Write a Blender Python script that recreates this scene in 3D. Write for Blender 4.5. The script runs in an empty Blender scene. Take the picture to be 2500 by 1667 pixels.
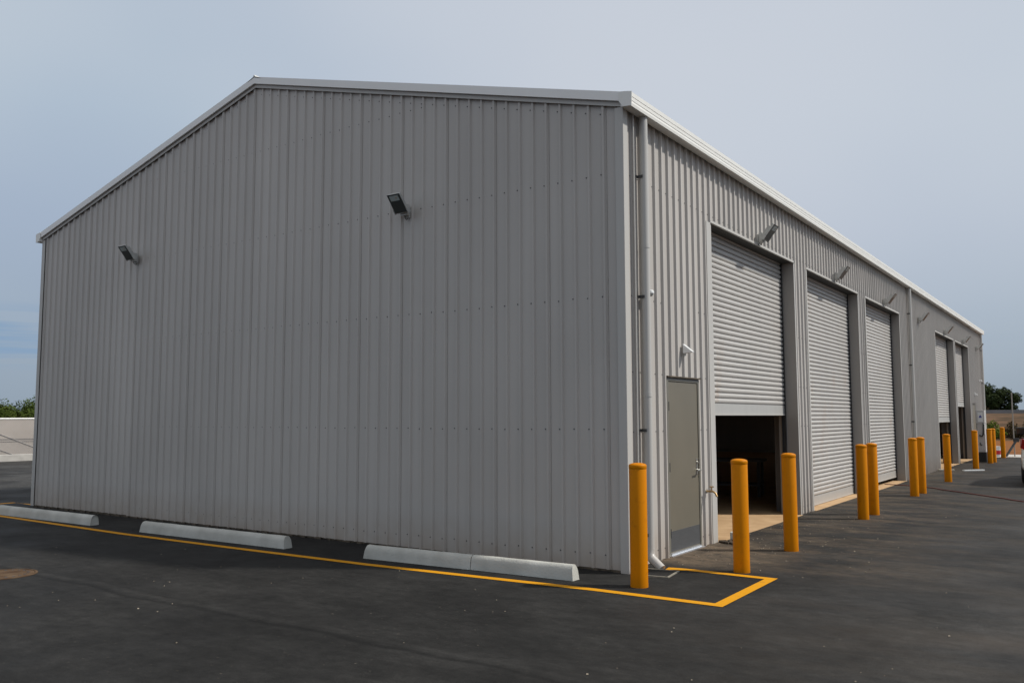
import bpy, bmesh, math, random
from mathutils import Vector, Matrix
R = math.radians
sc = bpy.context.scene
COL = sc.collection
random.seed(7)

# ------------------------------------------------------------------ camera
yaw, pitch, roll = -0.605096, 0.0876537, -0.0027164
fw = Vector((math.sin(yaw)*math.cos(pitch), math.cos(yaw)*math.cos(pitch), math.sin(pitch)))
rt = Vector((math.cos(yaw), -math.sin(yaw), 0)); up = rt.cross(fw)
r2 = rt*math.cos(roll)+up*math.sin(roll); u2 = -rt*math.sin(roll)+up*math.cos(roll)
cd = bpy.data.cameras.new('camera'); cam = bpy.data.objects.new('camera', cd); COL.objects.link(cam)
cam.matrix_world = Matrix(((r2.x, u2.x, -fw.x, 4.38129), (r2.y, u2.y, -fw.y, -8.56997), (r2.z, u2.z, -fw.z, 1.67514), (0, 0, 0, 1)))
cd.sensor_fit = 'HORIZONTAL'; cd.sensor_width = 36.0; cd.lens = 36.0*2094.155/2500
cd.clip_start = 0.05; cd.clip_end = 3000
sc.camera = cam

# ------------------------------------------------------------------ sky and sun
SUN_EL = R(47.7); SUN_H = Vector((0.851, 0.524, 0)).normalized()
sund = Vector((SUN_H.x*math.cos(SUN_EL), SUN_H.y*math.cos(SUN_EL), math.sin(SUN_EL)))
world = bpy.data.worlds.new('World'); sc.world = world; world.use_nodes = True
nt = world.node_tree; nt.nodes.clear()
N = nt.nodes.new; L = nt.links.new
out = N('ShaderNodeOutputWorld'); mixs = N('ShaderNodeMixShader')
sky = N('ShaderNodeTexSky'); sky.sky_type = 'NISHITA'; sky.sun_disc = False
sky.sun_elevation = SUN_EL; sky.sun_rotation = math.atan2(SUN_H.x, SUN_H.y)
sky.air_density = 1.0; sky.dust_density = 2.0
bg1 = N('ShaderNodeBackground'); bg1.inputs[1].default_value = 0.07
L(sky.outputs[0], bg1.inputs[0])
tc = N('ShaderNodeTexCoord'); sep = N('ShaderNodeSeparateXYZ'); L(tc.outputs['Generated'], sep.inputs[0])
ramp = N('ShaderNodeValToRGB'); cr = ramp.color_ramp
cr.elements[0].position = 0.0; cr.elements[0].color = (0.30, 0.372, 0.450, 1)
cr.elements[1].position = 1.0; cr.elements[1].color = (0.80, 0.79, 0.77, 1)
for p_, c_ in ((0.10, (0.36, 0.44, 0.535, 1)), (0.20, (0.425, 0.50, 0.605, 1)), (0.32, (0.48, 0.565, 0.655, 1)), (0.45, (0.495, 0.57, 0.66, 1)), (0.62, (0.62, 0.65, 0.70, 1))):
    e_ = cr.elements.new(p_); e_.color = c_
L(sep.outputs[2], ramp.inputs[0])
mp = N('ShaderNodeMapping'); mp.inputs['Scale'].default_value = (1.5, 1.5, 2.4); mp.inputs['Rotation'].default_value = (0.1, 0.25, 0.4)
L(tc.outputs['Generated'], mp.inputs[0])
nz = N('ShaderNodeTexNoise'); nz.inputs['Scale'].default_value = 0.95; nz.inputs['Detail'].default_value = 2.6; nz.inputs['Roughness'].default_value = 0.45
L(mp.outputs[0], nz.inputs['Vector'])
mr = N('ShaderNodeMapRange'); mr.inputs[1].default_value = 0.35; mr.inputs[2].default_value = 0.68
mr.inputs[3].default_value = 0.0; mr.inputs[4].default_value = 1.0
L(nz.outputs[0], mr.inputs[0])
cm = N('ShaderNodeMix'); cm.data_type = 'RGBA'; cm.blend_type = 'MULTIPLY'; cm.inputs[0].default_value = 1.0
tint = N('ShaderNodeValToRGB'); tint.color_ramp.elements[0].color = (0.885, 0.915, 0.965, 1); tint.color_ramp.elements[1].color = (1.14, 1.10, 1.06, 1)
L(mr.outputs[0], tint.inputs[0]); L(ramp.outputs[0], cm.inputs[6]); L(tint.outputs[0], cm.inputs[7])
# a broad brighter bank of cloud high up over the long side of the shed
dp = N('ShaderNodeVectorMath'); dp.operation = 'DOT_PRODUCT'; dp.inputs[1].default_value = Vector((-0.38, 0.82, 0.44)).normalized(); L(tc.outputs['Generated'], dp.inputs[0])
dn_ = N('ShaderNodeMath'); dn_.operation = 'MULTIPLY_ADD'; dn_.inputs[1].default_value = 0.10; L(nz.outputs[0], dn_.inputs[0]); L(dp.outputs['Value'], dn_.inputs[2])
db = N('ShaderNodeMapRange'); db.interpolation_type = 'SMOOTHSTEP'; db.inputs[1].default_value = 0.90; db.inputs[2].default_value = 1.06; db.inputs[3].default_value = 0.0; db.inputs[4].default_value = 0.78; L(dn_.outputs[0], db.inputs[0])
bk = N('ShaderNodeMix'); bk.data_type = 'RGBA'; L(db.outputs[0], bk.inputs[0]); L(cm.outputs[2], bk.inputs[6]); bk.inputs[7].default_value = (0.645, 0.68, 0.745, 1)
bg2 = N('ShaderNodeBackground'); bg2.inputs[1].default_value = 1.0; L(bk.outputs[2], bg2.inputs[0])
# low break in the cloud with thin streaks
mp2 = N('ShaderNodeMapping'); mp2.inputs['Scale'].default_value = (2.6, 2.6, 60); L(tc.outputs['Generated'], mp2.inputs[0])
nz2 = N('ShaderNodeTexNoise'); nz2.inputs['Scale'].default_value = 1.6; nz2.inputs['Detail'].default_value = 4; L(mp2.outputs[0], nz2.inputs['Vector'])
b1 = N('ShaderNodeMapRange'); b1.interpolation_type = 'SMOOTHSTEP'; b1.inputs[1].default_value = 0.045; b1.inputs[2].default_value = 0.072; L(sep.outputs[2], b1.inputs[0])
b2_ = N('ShaderNodeMapRange'); b2_.interpolation_type = 'SMOOTHSTEP'; b2_.inputs[1].default_value = 0.088; b2_.inputs[2].default_value = 0.125; b2_.inputs[3].default_value = 1.0; b2_.inputs[4].default_value = 0.0; L(sep.outputs[2], b2_.inputs[0])
b3 = N('ShaderNodeMapRange'); b3.interpolation_type = 'SMOOTHSTEP'; b3.inputs[1].default_value = 0.0; b3.inputs[2].default_value = -0.8; L(sep.outputs[0], b3.inputs[0])
strk = N('ShaderNodeMapRange'); strk.inputs[1].default_value = 0.58; strk.inputs[2].default_value = 0.40; L(nz2.outputs[0], strk.inputs[0])
def mul_(a, b):
    q = N('ShaderNodeMath'); q.operation = 'MULTIPLY'; L(a, q.inputs[0]); L(b, q.inputs[1]); return q.outputs[0]
gap = mul_(mul_(b1.outputs[0], b2_.outputs[0]), mul_(b3.outputs[0], strk.outputs[0]))
gm = N('ShaderNodeMix'); gm.data_type = 'RGBA'; L(gap, gm.inputs[0]); L(bk.outputs[2], gm.inputs[6]); gm.inputs[7].default_value = (0.245, 0.365, 0.53, 1)
L(gm.outputs[2], bg2.inputs[0])
mx = N('ShaderNodeValue'); mx.outputs[0].default_value = 0.93
L(mx.outputs[0], mixs.inputs[0]); L(bg1.outputs[0], mixs.inputs[1]); L(bg2.outputs[0], mixs.inputs[2]); L(mixs.outputs[0], out.inputs[0])
sl = bpy.data.lights.new('sun', 'SUN'); sl.energy = 3.9; sl.angle = R(2.6); sl.color = (1.0, 0.965, 0.90)
so = bpy.data.objects.new('sun', sl); COL.objects.link(so)
so.rotation_euler = (-sund).to_track_quat('-Z', 'Y').to_euler(); so.location = (20, 15, 30)
sc.view_settings.view_transform = 'Standard'; sc.view_settings.look = 'None'
sc.view_settings.exposure = 0.0; sc.view_settings.gamma = 1.0

# ------------------------------------------------------------------ materials
def mat(name, col, rough=0.5, metal=0.0, spec=0.5, var=0.0, vscale=2.0, stretch=(1, 1, 1), bump=0.0, bscale=80.0, col2=None, detail=4.0):
    m = bpy.data.materials.new(name); m.use_nodes = True; t = m.node_tree; b = t.nodes['Principled BSDF']
    b.inputs['Roughness'].default_value = rough; b.inputs['Metallic'].default_value = metal
    b.inputs['Specular IOR Level'].default_value = spec
    n = t.nodes.new; l = t.links.new
    co = n('ShaderNodeTexCoord'); ge = n('ShaderNodeNewGeometry')
    if var > 0 or col2:
        m_ = n('ShaderNodeMapping'); m_.inputs['Scale'].default_value = stretch; l(ge.outputs['Position'], m_.inputs[0])
        z = n('ShaderNodeTexNoise'); z.inputs['Scale'].default_value = vscale; z.inputs['Detail'].default_value = detail; l(m_.outputs[0], z.inputs['Vector'])
        r = n('ShaderNodeValToRGB'); l(z.outputs[0], r.inputs[0])
        r.color_ramp.elements[0].position = 0.3; r.color_ramp.elements[1].position = 0.7
        c2 = col2 if col2 else tuple(min(1, c*(1+var)) for c in col)
        c1 = col if col2 else tuple(c*(1-var) for c in col)
        r.color_ramp.elements[0].color = (*c1, 1); r.color_ramp.elements[1].color = (*c2, 1)
        l(r.outputs[0], b.inputs['Base Color'])
    else:
        b.inputs['Base Color'].default_value = (*col, 1)
    if bump > 0:
        z2 = n('ShaderNodeTexNoise'); z2.inputs['Scale'].default_value = bscale; z2.inputs['Detail'].default_value = 3; l(ge.outputs['Position'], z2.inputs['Vector'])
        bp = n('ShaderNodeBump'); bp.inputs['Strength'].default_value = bump; bp.inputs['Distance'].default_value = 0.01
        l(z2.outputs[0], bp.inputs['Height']); l(bp.outputs[0], b.inputs['Normal'])
    return m

def steel_sheet(name, col, rough, streak=0.05, splash=0.0, sheet=0.0):
    """painted steel sheet: gentle vertical wash streaks, slight handling smudges, dust splashed up from the ground"""
    m = bpy.data.materials.new(name); m.use_nodes = True; t = m.node_tree; b = t.nodes['Principled BSDF']
    n = t.nodes.new; l = t.links.new
    b.inputs['Roughness'].default_value = rough; b.inputs['Specular IOR Level'].default_value = 0.4
    ge = n('ShaderNodeNewGeometry')
    mp_ = n('ShaderNodeMapping'); mp_.inputs['Scale'].default_value = (2.6, 2.6, 0.12); l(ge.outputs['Position'], mp_.inputs[0])
    z = n('ShaderNodeTexNoise'); z.inputs['Scale'].default_value = 2.2; z.inputs['Detail'].default_value = 5; l(mp_.outputs[0], z.inputs['Vector'])
    z3 = n('ShaderNodeTexNoise'); z3.inputs['Scale'].default_value = 0.55; z3.inputs['Detail'].default_value = 3; l(ge.outputs['Position'], z3.inputs['Vector'])
    add = n('ShaderNodeMath'); add.operation = 'ADD'; l(z.outputs[0], add.inputs[0]); l(z3.outputs[0], add.inputs[1])
    r = n('ShaderNodeMapRange'); r.inputs[1].default_value = 0.7; r.inputs[2].default_value = 1.3
    r.inputs[3].default_value = 1-streak; r.inputs[4].default_value = 1+streak; l(add.outputs[0], r.inputs[0])
    mu = n('ShaderNodeMix'); mu.data_type = 'RGBA'; mu.blend_type = 'MULTIPLY'; mu.inputs[0].default_value = 1
    mu.inputs[6].default_value = (*col, 1); l(r.outputs[0], mu.inputs[7])
    res = mu.outputs[2]
    if sheet:   # each 783 mm wide sheet weathers a touch differently
        s0 = n('ShaderNodeSeparateXYZ'); l(ge.outputs['Position'], s0.inputs[0])
        s1 = n('ShaderNodeMath'); s1.operation = 'ADD'; l(s0.outputs[0], s1.inputs[0]); l(s0.outputs[1], s1.inputs[1])
        s2 = n('ShaderNodeMath'); s2.operation = 'MULTIPLY_ADD'; s2.inputs[1].default_value = 1/0.7828; s2.inputs[2].default_value = 0.29; l(s1.outputs[0], s2.inputs[0])
        s3 = n('ShaderNodeMath'); s3.operation = 'FLOOR'; l(s2.outputs[0], s3.inputs[0])
        s4 = n('ShaderNodeTexWhiteNoise'); s4.noise_dimensions = '1D'; l(s3.outputs[0], s4.inputs['W'])
        s5 = n('ShaderNodeMapRange'); s5.inputs[3].default_value = 1-sheet; s5.inputs[4].default_value = 1+sheet; l(s4.outputs['Value'], s5.inputs[0])
        m0 = n('ShaderNodeMix'); m0.data_type = 'RGBA'; m0.blend_type = 'MULTIPLY'; m0.inputs[0].default_value = 1; l(res, m0.inputs[6]); l(s5.outputs[0], m0.inputs[7]); res = m0.outputs[2]
    if splash > 0:
        sp = n('ShaderNodeSeparateXYZ'); l(ge.outputs['Position'], sp.inputs[0])
        zz = n('ShaderNodeTexNoise'); zz.inputs['Scale'].default_value = 5; zz.inputs['Detail'].default_value = 6; l(ge.outputs['Position'], zz.inputs['Vector'])
        a1 = n('ShaderNodeMapRange'); a1.inputs[1].default_value = 0.0; a1.inputs[2].default_value = 0.5; a1.inputs[3].default_value = 1; a1.inputs[4].default_value = 0; l(sp.outputs[2], a1.inputs[0])
        a2 = n('ShaderNodeMath'); a2.operation = 'MULTIPLY'; l(a1.outputs[0], a2.inputs[0]); l(zz.outputs[0], a2.inputs[1])
        a3 = n('ShaderNodeMath'); a3.operation = 'MULTIPLY'; a3.inputs[1].default_value = splash; l(a2.outputs[0], a3.inputs[0])
        m2 = n('ShaderNodeMix'); m2.data_type = 'RGBA'; l(a3.outputs[0], m2.inputs[0]); l(res, m2.inputs[6]); m2.inputs[7].default_value = (0.30, 0.20, 0.12, 1)
        res = m2.outputs[2]
    l(res, b.inputs['Base Color'])
    zb = n('ShaderNodeTexNoise'); zb.inputs['Scale'].default_value = 1.3; l(ge.outputs['Position'], zb.inputs['Vector'])
    bp = n('ShaderNodeBump'); bp.inputs['Strength'].default_value = 0.10; bp.inputs['Distance'].default_value = 0.02
    l(zb.outputs[0], bp.inputs['Height']); l(bp.outputs[0], b.inputs['Normal'])
    return m

def curtain_paint(name, col, rough, streak, splash):
    m = steel_sheet(name, col, rough, streak, splash); t = m.node_tree; b = t.nodes['Principled BSDF']; n = t.nodes.new; l = t.links.new
    src = b.inputs['Base Color'].links[0].from_socket; ge = n('ShaderNodeNewGeometry')
    q = n('ShaderNodeMapping'); q.inputs['Scale'].default_value = (1, 1.6, 0.7); l(ge.outputs['Position'], q.inputs[0])
    z = n('ShaderNodeTexNoise'); z.inputs['Scale'].default_value = 1.4; z.inputs['Detail'].default_value = 8; z.inputs['Roughness'].default_value = 0.65; l(q.outputs[0], z.inputs['Vector'])
    k = n('ShaderNodeMapRange'); k.inputs[1].default_value = 0.60; k.inputs[2].default_value = 0.80; k.inputs[4].default_value = 0.55; l(z.outputs[0], k.inputs[0])
    x = n('ShaderNodeMix'); x.data_type = 'RGBA'; l(k.outputs[0], x.inputs[0]); l(src, x.inputs[6]); x.inputs[7].default_value = (0.42, 0.27, 0.16, 1)
    l(x.outputs[2], b.inputs['Base Color']); return m

M = {}
M['wall'] = steel_sheet('wall_sheet_paint', (0.470, 0.442, 0.412), 0.42, 0.06, 0.6, 0.035)
M['trim'] = steel_sheet('trim_paint', (0.47, 0.455, 0.43), 0.45, 0.03, 0.3)
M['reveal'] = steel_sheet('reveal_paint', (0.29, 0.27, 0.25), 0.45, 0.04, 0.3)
M['fascia'] = steel_sheet('fascia_paint', (0.84, 0.83, 0.81), 0.4, 0.02)
M['gutter'] = steel_sheet('gutter_paint', (0.80, 0.79, 0.75), 0.4, 0.03)
M['pipe'] = steel_sheet('downpipe_paint', (0.46, 0.45, 0.43), 0.38, 0.03, 0.3)
M['curtain'] = curtain_paint('roller_curtain_paint', (0.50, 0.48, 0.455), 0.40, 0.05, 0.35)
M['bar'] = steel_sheet('bottom_bar_paint', (0.42, 0.415, 0.40), 0.4, 0.05, 0.3)
M['door'] = mat('door_paint', (0.155, 0.138, 0.105), 0.38, var=0.05, vscale=1.5)
M['frame'] = mat('door_frame_paint', (0.16, 0.15, 0.125), 0.4, var=0.04)
M['soffit'] = mat('shade_darkened_soffit', (0.05, 0.049, 0.046), 0.7)  # shade under the roller door heads is put into this near-black colour
M['kick'] = mat('brushed_steel_plate', (0.085, 0.087, 0.09), 0.5, metal=0.2, var=0.1, vscale=6, stretch=(1, 1, 12))
M['alu'] = mat('aluminium', (0.75, 0.77, 0.8), 0.35, metal=0.85)
M['chrome'] = mat('satin_metal', (0.55, 0.54, 0.5), 0.3, metal=0.9)
M['brass'] = mat('brass', (0.42, 0.27, 0.12), 0.4, metal=0.75, var=0.2, vscale=40)
M['screw'] = mat('screw_head', (0.10, 0.10, 0.10), 0.5, metal=0.3)
M['rubber'] = mat('black_rubber', (0.018, 0.018, 0.018), 0.7)
M['dark'] = mat('dark_metal', (0.05, 0.052, 0.055), 0.5, metal=0.3)
M['lampbody'] = mat('floodlight_casting', (0.46, 0.465, 0.45), 0.5, metal=0.2, var=0.1, vscale=12)
M['lampface'] = mat('floodlight_front', (0.06, 0.066, 0.064), 0.3)
M['white'] = mat('white_plastic', (0.72, 0.73, 0.73), 0.35)
M['lens'] = mat('reflector_glass', (0.42, 0.47, 0.46), 0.25)
M['amber'] = mat('lamp_tube', (0.42, 0.30, 0.22), 0.3)
M['slab'] = mat('tan_floor_concrete', (0.38, 0.235, 0.115), 0.85, col2=(0.50, 0.33, 0.175), vscale=3, bump=0.15, bscale=40)
M['footing'] = mat('footing_concrete', (0.09, 0.07, 0.05), 0.9, var=0.4, vscale=9, bump=0.4)
M['inner'] = mat('inner_lining', (0.16, 0.16, 0.165), 0.7, var=0.1)
M['steel'] = mat('grey_primer_steel', (0.12, 0.12, 0.13), 0.6)
M['roof'] = steel_sheet('roof_sheet', (0.55, 0.55, 0.54), 0.4, 0.03)
M['stop'] = mat('cast_concrete', (0.38, 0.375, 0.34), 0.85, col2=(0.52, 0.515, 0.475), vscale=3.5, bump=0.5, bscale=45, detail=9)
M['kerb'] = mat('kerb_concrete', (0.42, 0.40, 0.37), 0.85, var=0.12, vscale=3)
M['dirt'] = mat('orange_dirt', (0.15, 0.060, 0.021), 0.95, spec=0.05, col2=(0.22, 0.098, 0.040), vscale=0.35, stretch=(0.5, 2.4, 1), detail=7, bump=0.3, bscale=4)
M['bank'] = mat('dry_grass_bank', (0.045, 0.032, 0.018), 0.95, spec=0.1, col2=(0.135, 0.078, 0.045), vscale=0.7, stretch=(1, 1, 3), detail=8, bump=0.6, bscale=3)
M['beige'] = mat('beige_slope_paving', (0.225, 0.195, 0.17), 0.85, col2=(0.27, 0.238, 0.21), vscale=0.8)
M['joint'] = mat('pale_joint', (0.32, 0.29, 0.265), 0.85)
M['djoint'] = mat('grey_joint', (0.16, 0.145, 0.135), 0.85)
M['galv'] = mat('galvanised_steel', (0.42, 0.43, 0.43), 0.45, metal=0.5)
M['hose'] = mat('red_hose', (0.13, 0.025, 0.02), 0.5)
M['debris'] = mat('brown_debris', (0.05, 0.035, 0.022), 0.9, var=0.5, vscale=30)
M['timber'] = mat('pale_timber', (0.55, 0.50, 0.40), 0.7, var=0.1, vscale=6)
M['whitepaint'] = mat('white_car_paint', (0.78, 0.78, 0.76), 0.2)
M['glass'] = mat('dark_glass', (0.02, 0.025, 0.028), 0.05)
M['redlens'] = mat('red_lens', (0.35, 0.012, 0.012), 0.15)
M['cabinet'] = mat('cabinet_paint', (0.50, 0.49, 0.48), 0.4, var=0.04)
M['blue'] = mat('blue_mark', (0.06, 0.07, 0.32), 0.5)
M['redplastic'] = mat('red_label', (0.52, 0.015, 0.03), 0.4)
M['black'] = mat('black_plastic', (0.012, 0.014, 0.013), 0.5)
M['bark'] = mat('bark', (0.06, 0.045, 0.03), 0.9, var=0.3, vscale=4)
def leafmat(name, a, b):
    m = mat(name, a, 0.8, spec=0.08, col2=b, vscale=0.7, detail=6)
    return m
M['leaf_dark'] = leafmat('leaf_dark', (0.014, 0.023, 0.008), (0.045, 0.062, 0.02))
M['leaf_olive'] = leafmat('leaf_olive', (0.022, 0.038, 0.006), (0.075, 0.10, 0.018))
M['leaf_bright'] = leafmat('leaf_bright', (0.045, 0.075, 0.008), (0.11, 0.155, 0.018))
M['leaf_brown'] = leafmat('leaf_brown', (0.045, 0.035, 0.014), (0.11, 0.08, 0.04))

def yellow(name, base, worn, wear_lo, wear_hi, rough=0.4, low=0.0):
    m = bpy.data.materials.new(name); m.use_nodes = True; t = m.node_tree; b = t.nodes['Principled BSDF']
    n = t.nodes.new; l = t.links.new; ge = n('ShaderNodeNewGeometry'); b.inputs['Roughness'].default_value = rough; b.inputs['Specular IOR Level'].default_value = 0.10
    z = n('ShaderNodeTexNoise'); z.inputs['Scale'].default_value = 9; z.inputs['Detail'].default_value = 9; z.inputs['Roughness'].default_value = 0.7; l(ge.outputs['Position'], z.inputs['Vector'])
    r = n('ShaderNodeMapRange'); r.inputs[1].default_value = wear_lo; r.inputs[2].default_value = wear_hi; l(z.outputs[0], r.inputs[0])
    fac = r.outputs[0]
    if low:
        sp = n('ShaderNodeSeparateXYZ'); l(ge.outputs['Position'], sp.inputs[0])
        a = n('ShaderNodeMapRange'); a.inputs[1].default_value = 0; a.inputs[2].default_value = 0.14; a.inputs[3].default_value = low; a.inputs[4].default_value = 0; l(sp.outputs[2], a.inputs[0])
        q = n('ShaderNodeMath'); q.operation = 'ADD'; q.use_clamp = True; l(fac, q.inputs[0]); l(a.outputs[0], q.inputs[1]); fac = q.outputs[0]
    mx_ = n('ShaderNodeMix'); mx_.data_type = 'RGBA'; l(fac, mx_.inputs[0]); mx_.inputs[6].default_value = (*base, 1); mx_.inputs[7].default_value = (*worn, 1)
    l(mx_.outputs[2], b.inputs['Base Color'])
    return m
M['bollard'] = yellow('bollard_sleeve', (0.55, 0.186, 0.0), (0.34, 0.11, 0.004), 0.55, 0.85, 0.45, 0.35)
M['line'] = yellow('line_paint', (0.58, 0.26, 0.008), (0.16, 0.10, 0.03), 0.56, 0.80, 0.6)

def asphalt():
    m = bpy.data.materials.new('asphalt'); m.use_nodes = True; t = m.node_tree; b = t.nodes['Principled BSDF']
    n = t.nodes.new; l = t.links.new; ge = n('ShaderNodeNewGeometry'); P = ge.outputs['Position']
    b.inputs['Specular IOR Level'].default_value = 0.18
    def noise(scale, stretch=(1, 1, 1), detail=5, rough=0.5, rot=0):
        q = n('ShaderNodeMapping'); q.inputs['Scale'].default_value = stretch; q.inputs['Rotation'].default_value = (0, 0, rot); l(P, q.inputs[0])
        z = n('ShaderNodeTexNoise'); z.inputs['Scale'].default_value = scale; z.inputs['Detail'].default_value = detail; z.inputs['Roughness'].default_value = rough
        l(q.outputs[0], z.inputs['Vector']); return z.outputs[0]
    def mr_(s, a, b_, c, d, smooth=False):
        q = n('ShaderNodeMapRange'); q.inputs[1].default_value = a; q.inputs[2].default_value = b_; q.inputs[3].default_value = c; q.inputs[4].default_value = d
        if smooth: q.interpolation_type = 'SMOOTHSTEP'
        l(s, q.inputs[0]); return q.outputs[0]
    def op(o, a, b_=None, clamp=False):
        q = n('ShaderNodeMath'); q.operation = o; q.use_clamp = clamp
        for i, v in enumerate((a, b_)):
            if v is None: continue
            if isinstance(v, (int, float)): q.inputs[i].default_value = v
            else: l(v, q.inputs[i])
        return q.outputs[0]
    big = mr_(noise(0.45, (0.9, 1.1, 1), 6, 0.58), 0.32, 0.68, 0.66, 1.34)
    mid = mr_(noise(1.7, (0.9, 1.15, 1), 7, 0.65, 0.08), 0.32, 0.68, 0.66, 1.36)
    st = mr_(noise(2.6, (0.22, 2.6, 1), 5, 0.65, -0.10), 0.35, 0.7, 0.88, 1.14)
    fine = op('MULTIPLY', mr_(noise(55, (1, 1, 1), 3, 0.7), 0.3, 0.7, 0.76, 1.28), mr_(noise(8.5, (0.8, 1.2, 1), 6, 0.7), 0.32, 0.68, 0.70, 1.34))
    grain = op('MULTIPLY', mr_(noise(260, (1, 1, 1), 2, 0.8), 0.3, 0.7, 0.66, 1.40), mr_(noise(120, (1, 1, 1), 2, 0.7), 0.3, 0.7, 0.72, 1.34))
    v = op('MULTIPLY', op('MULTIPLY', big, mid), op('MULTIPLY', st, op('MULTIPLY', fine, grain)))
    sp = n('ShaderNodeSeparateXYZ'); l(P, sp.inputs[0])
    # paving lane joints running with the shed's end wall
    warp = mr_(noise(0.8, (1, 1, 1), 2), 0, 1, -0.16, 0.16)
    yy = op('ADD', sp.outputs[1], warp)
    jm = None
    for (y0, w, amt) in ((-3.78, 0.06, 0.46), (-4.08, 0.30, 0.22), (-0.09, 0.06, 0.20), (3.4, 0.06, 0.22), (-7.0, 0.06, 0.3), (7.2, 0.06, 0.25)):
        d = op('ABSOLUTE', op('SUBTRACT', yy, y0))
        k = mr_(d, 0, w, amt, 0, True)
        if y0 == -0.09: k = op('MULTIPLY', k, mr_(sp.outputs[0], 1.5, 2.2, 0, 1))
        jm = k if jm is None else op('MAXIMUM', jm, k)
    brk = mr_(noise(1.1, (0.5, 1, 1), 3), 0.35, 0.55, 0.55, 1)
    v = op('MULTIPLY', v, op('SUBTRACT', 1.0, op('MULTIPLY', jm, brk)))
    # traffic wears the forecourt (beyond x = 2) paler
    wear = op('MULTIPLY', mr_(sp.outputs[0], 1.2, 4.5, 0, 1, True), mr_(sp.outputs[1], -3.0, 1.0, 0, 1, True))
    v = op('MULTIPLY', v, op('ADD', 1.0, op('MULTIPLY', wear, mr_(noise(0.7, (1, 1, 1), 6, 0.6), 0.35, 0.65, 0.05, 0.75))))
    ridge = mr_(op('ABSOLUTE', op('SUBTRACT', yy, -3.66)), 0, 0.07, 0.30, 0, True)
    v = op('MULTIPLY', v, op('ADD', 1.0, op('MULTIPLY', ridge, brk)))
    lot = op('MULTIPLY', mr_(sp.outputs[0], -15.5, -19, 0, 1, True), mr_(noise(0.6, (3.0, 0.25, 1), 3), 0.35, 0.65, 0.25, 1.5))
    v = op('MULTIPLY', v, op('ADD', 1.0, lot))
    # fresher, darker seal inside the painted strip round the shed
    fr = op('MULTIPLY', mr_(sp.outputs[1], -1.35, -1.05, 0, 1), mr_(sp.outputs[1], 0.30, 0.45, 1, 0))
    fr = op('MULTIPLY', fr, mr_(sp.outputs[0], 1.35, 1.5, 1, 0))
    v = op('MULTIPLY', v, op('SUBTRACT', 1.0, op('MULTIPLY', fr, 0.22)))
    comb = n('ShaderNodeMix'); comb.data_type = 'RGBA'; comb.blend_type = 'MULTIPLY'; comb.inputs[0].default_value = 1
    comb.inputs[6].default_value = (0.0158, 0.0152, 0.0144, 1); l(v, comb.inputs[7])
    # tan dust walked and blown out of the doorways
    near = op('MULTIPLY', mr_(sp.outputs[0], 0.6, 3.8, 1, 0), mr_(sp.outputs[1], 0.25, 1.2, 0, 1, True))
    near = op('MULTIPLY', near, mr_(sp.outputs[1], 9.0, 30.0, 1, 0.35))
    near = op('MULTIPLY', near, mr_(sp.outputs[0], -0.3, -0.1, 0, 1))
    dn = mr_(noise(1.3, (0.7, 1.5, 1), 9, 0.66, 0.2), 0.43, 0.68, 0, 1)
    dn2 = mr_(noise(7, (1, 1, 1), 6, 0.7), 0.35, 0.65, 0.25, 1)
    dust = op('MULTIPLY', op('MULTIPLY', near, dn), dn2, True)
    wallside = op('MULTIPLY', mr_(sp.outputs[0], 0.25, 1.5, 1.0, 0), mr_(sp.outputs[1], 0.55, 0.9, 0, 1))
    wallside = op('MULTIPLY', wallside, mr_(sp.outputs[0], -0.3, -0.1, 0, 1)); wallside = op('MULTIPLY', wallside, mr_(sp.outputs[1], 2.2, 3.0, 1, 0.12)); wallside = op('MULTIPLY', wallside, mr_(noise(9, (1, 1, 1), 6, 0.7), 0.35, 0.65, 0.25, 1))
    dust = op('ADD', dust, wallside, True)
    far_dust = op('MULTIPLY', mr_(noise(0.5, (0.6, 1.6, 1), 9, 0.65, 0.5), 0.45, 0.70, 0, 0.22), mr_(sp.outputs[0], 1.0, 4.0, 0, 1))
    dust = op('ADD', dust, far_dust, True)
    cx = n('ShaderNodeMix'); cx.data_type = 'RGBA'; l(op('MULTIPLY', dust, 0.72), cx.inputs[0]); l(comb.outputs[2], cx.inputs[6]); cx.inputs[7].default_value = (0.165, 0.12, 0.08, 1)
    # pale aggregate specks
    vo = n('ShaderNodeTexVoronoi'); vo.inputs['Scale'].default_value = 3.4; l(P, vo.inputs['Vector'])
    spk = mr_(vo.outputs['Distance'], 0.020, 0.040, 1, 0)
    vo2 = n('ShaderNodeTexVoronoi'); vo2.inputs['Scale'].default_value = 11; l(P, vo2.inputs['Vector'])
    spk2 = op('MULTIPLY', mr_(vo2.outputs['Distance'], 0.05, 0.09, 0.6, 0), mr_(sp.outputs[0], 0.2, 3.0, 1, 0.15))
    cz = n('ShaderNodeMix'); cz.data_type = 'RGBA'; l(op('MULTIPLY', op('MAXIMUM', spk, spk2), 0.32), cz.inputs[0]); l(cx.outputs[2], cz.inputs[6]); cz.inputs[7].default_value = (0.22, 0.19, 0.15, 1)
    l(cz.outputs[2], b.inputs['Base Color'])
    l(mr_(noise(0.9, (1, 1, 1), 4), 0.3, 0.7, 0.62, 0.85), b.inputs['Roughness'])
    h = op('ADD', op('MULTIPLY', noise(240, (1, 1, 1), 2, 0.8), 0.6), op('MULTIPLY', noise(14, (1, 1, 1), 3, 0.6), 1.2))
    bp = n('ShaderNodeBump'); bp.inputs['Strength'].default_value = 0.45; bp.inputs['Distance'].default_value = 0.006
    l(h, bp.inputs['Height']); l(bp.outputs[0], b.inputs['Normal'])
    return m
M['asphalt'] = asphalt()

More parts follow.
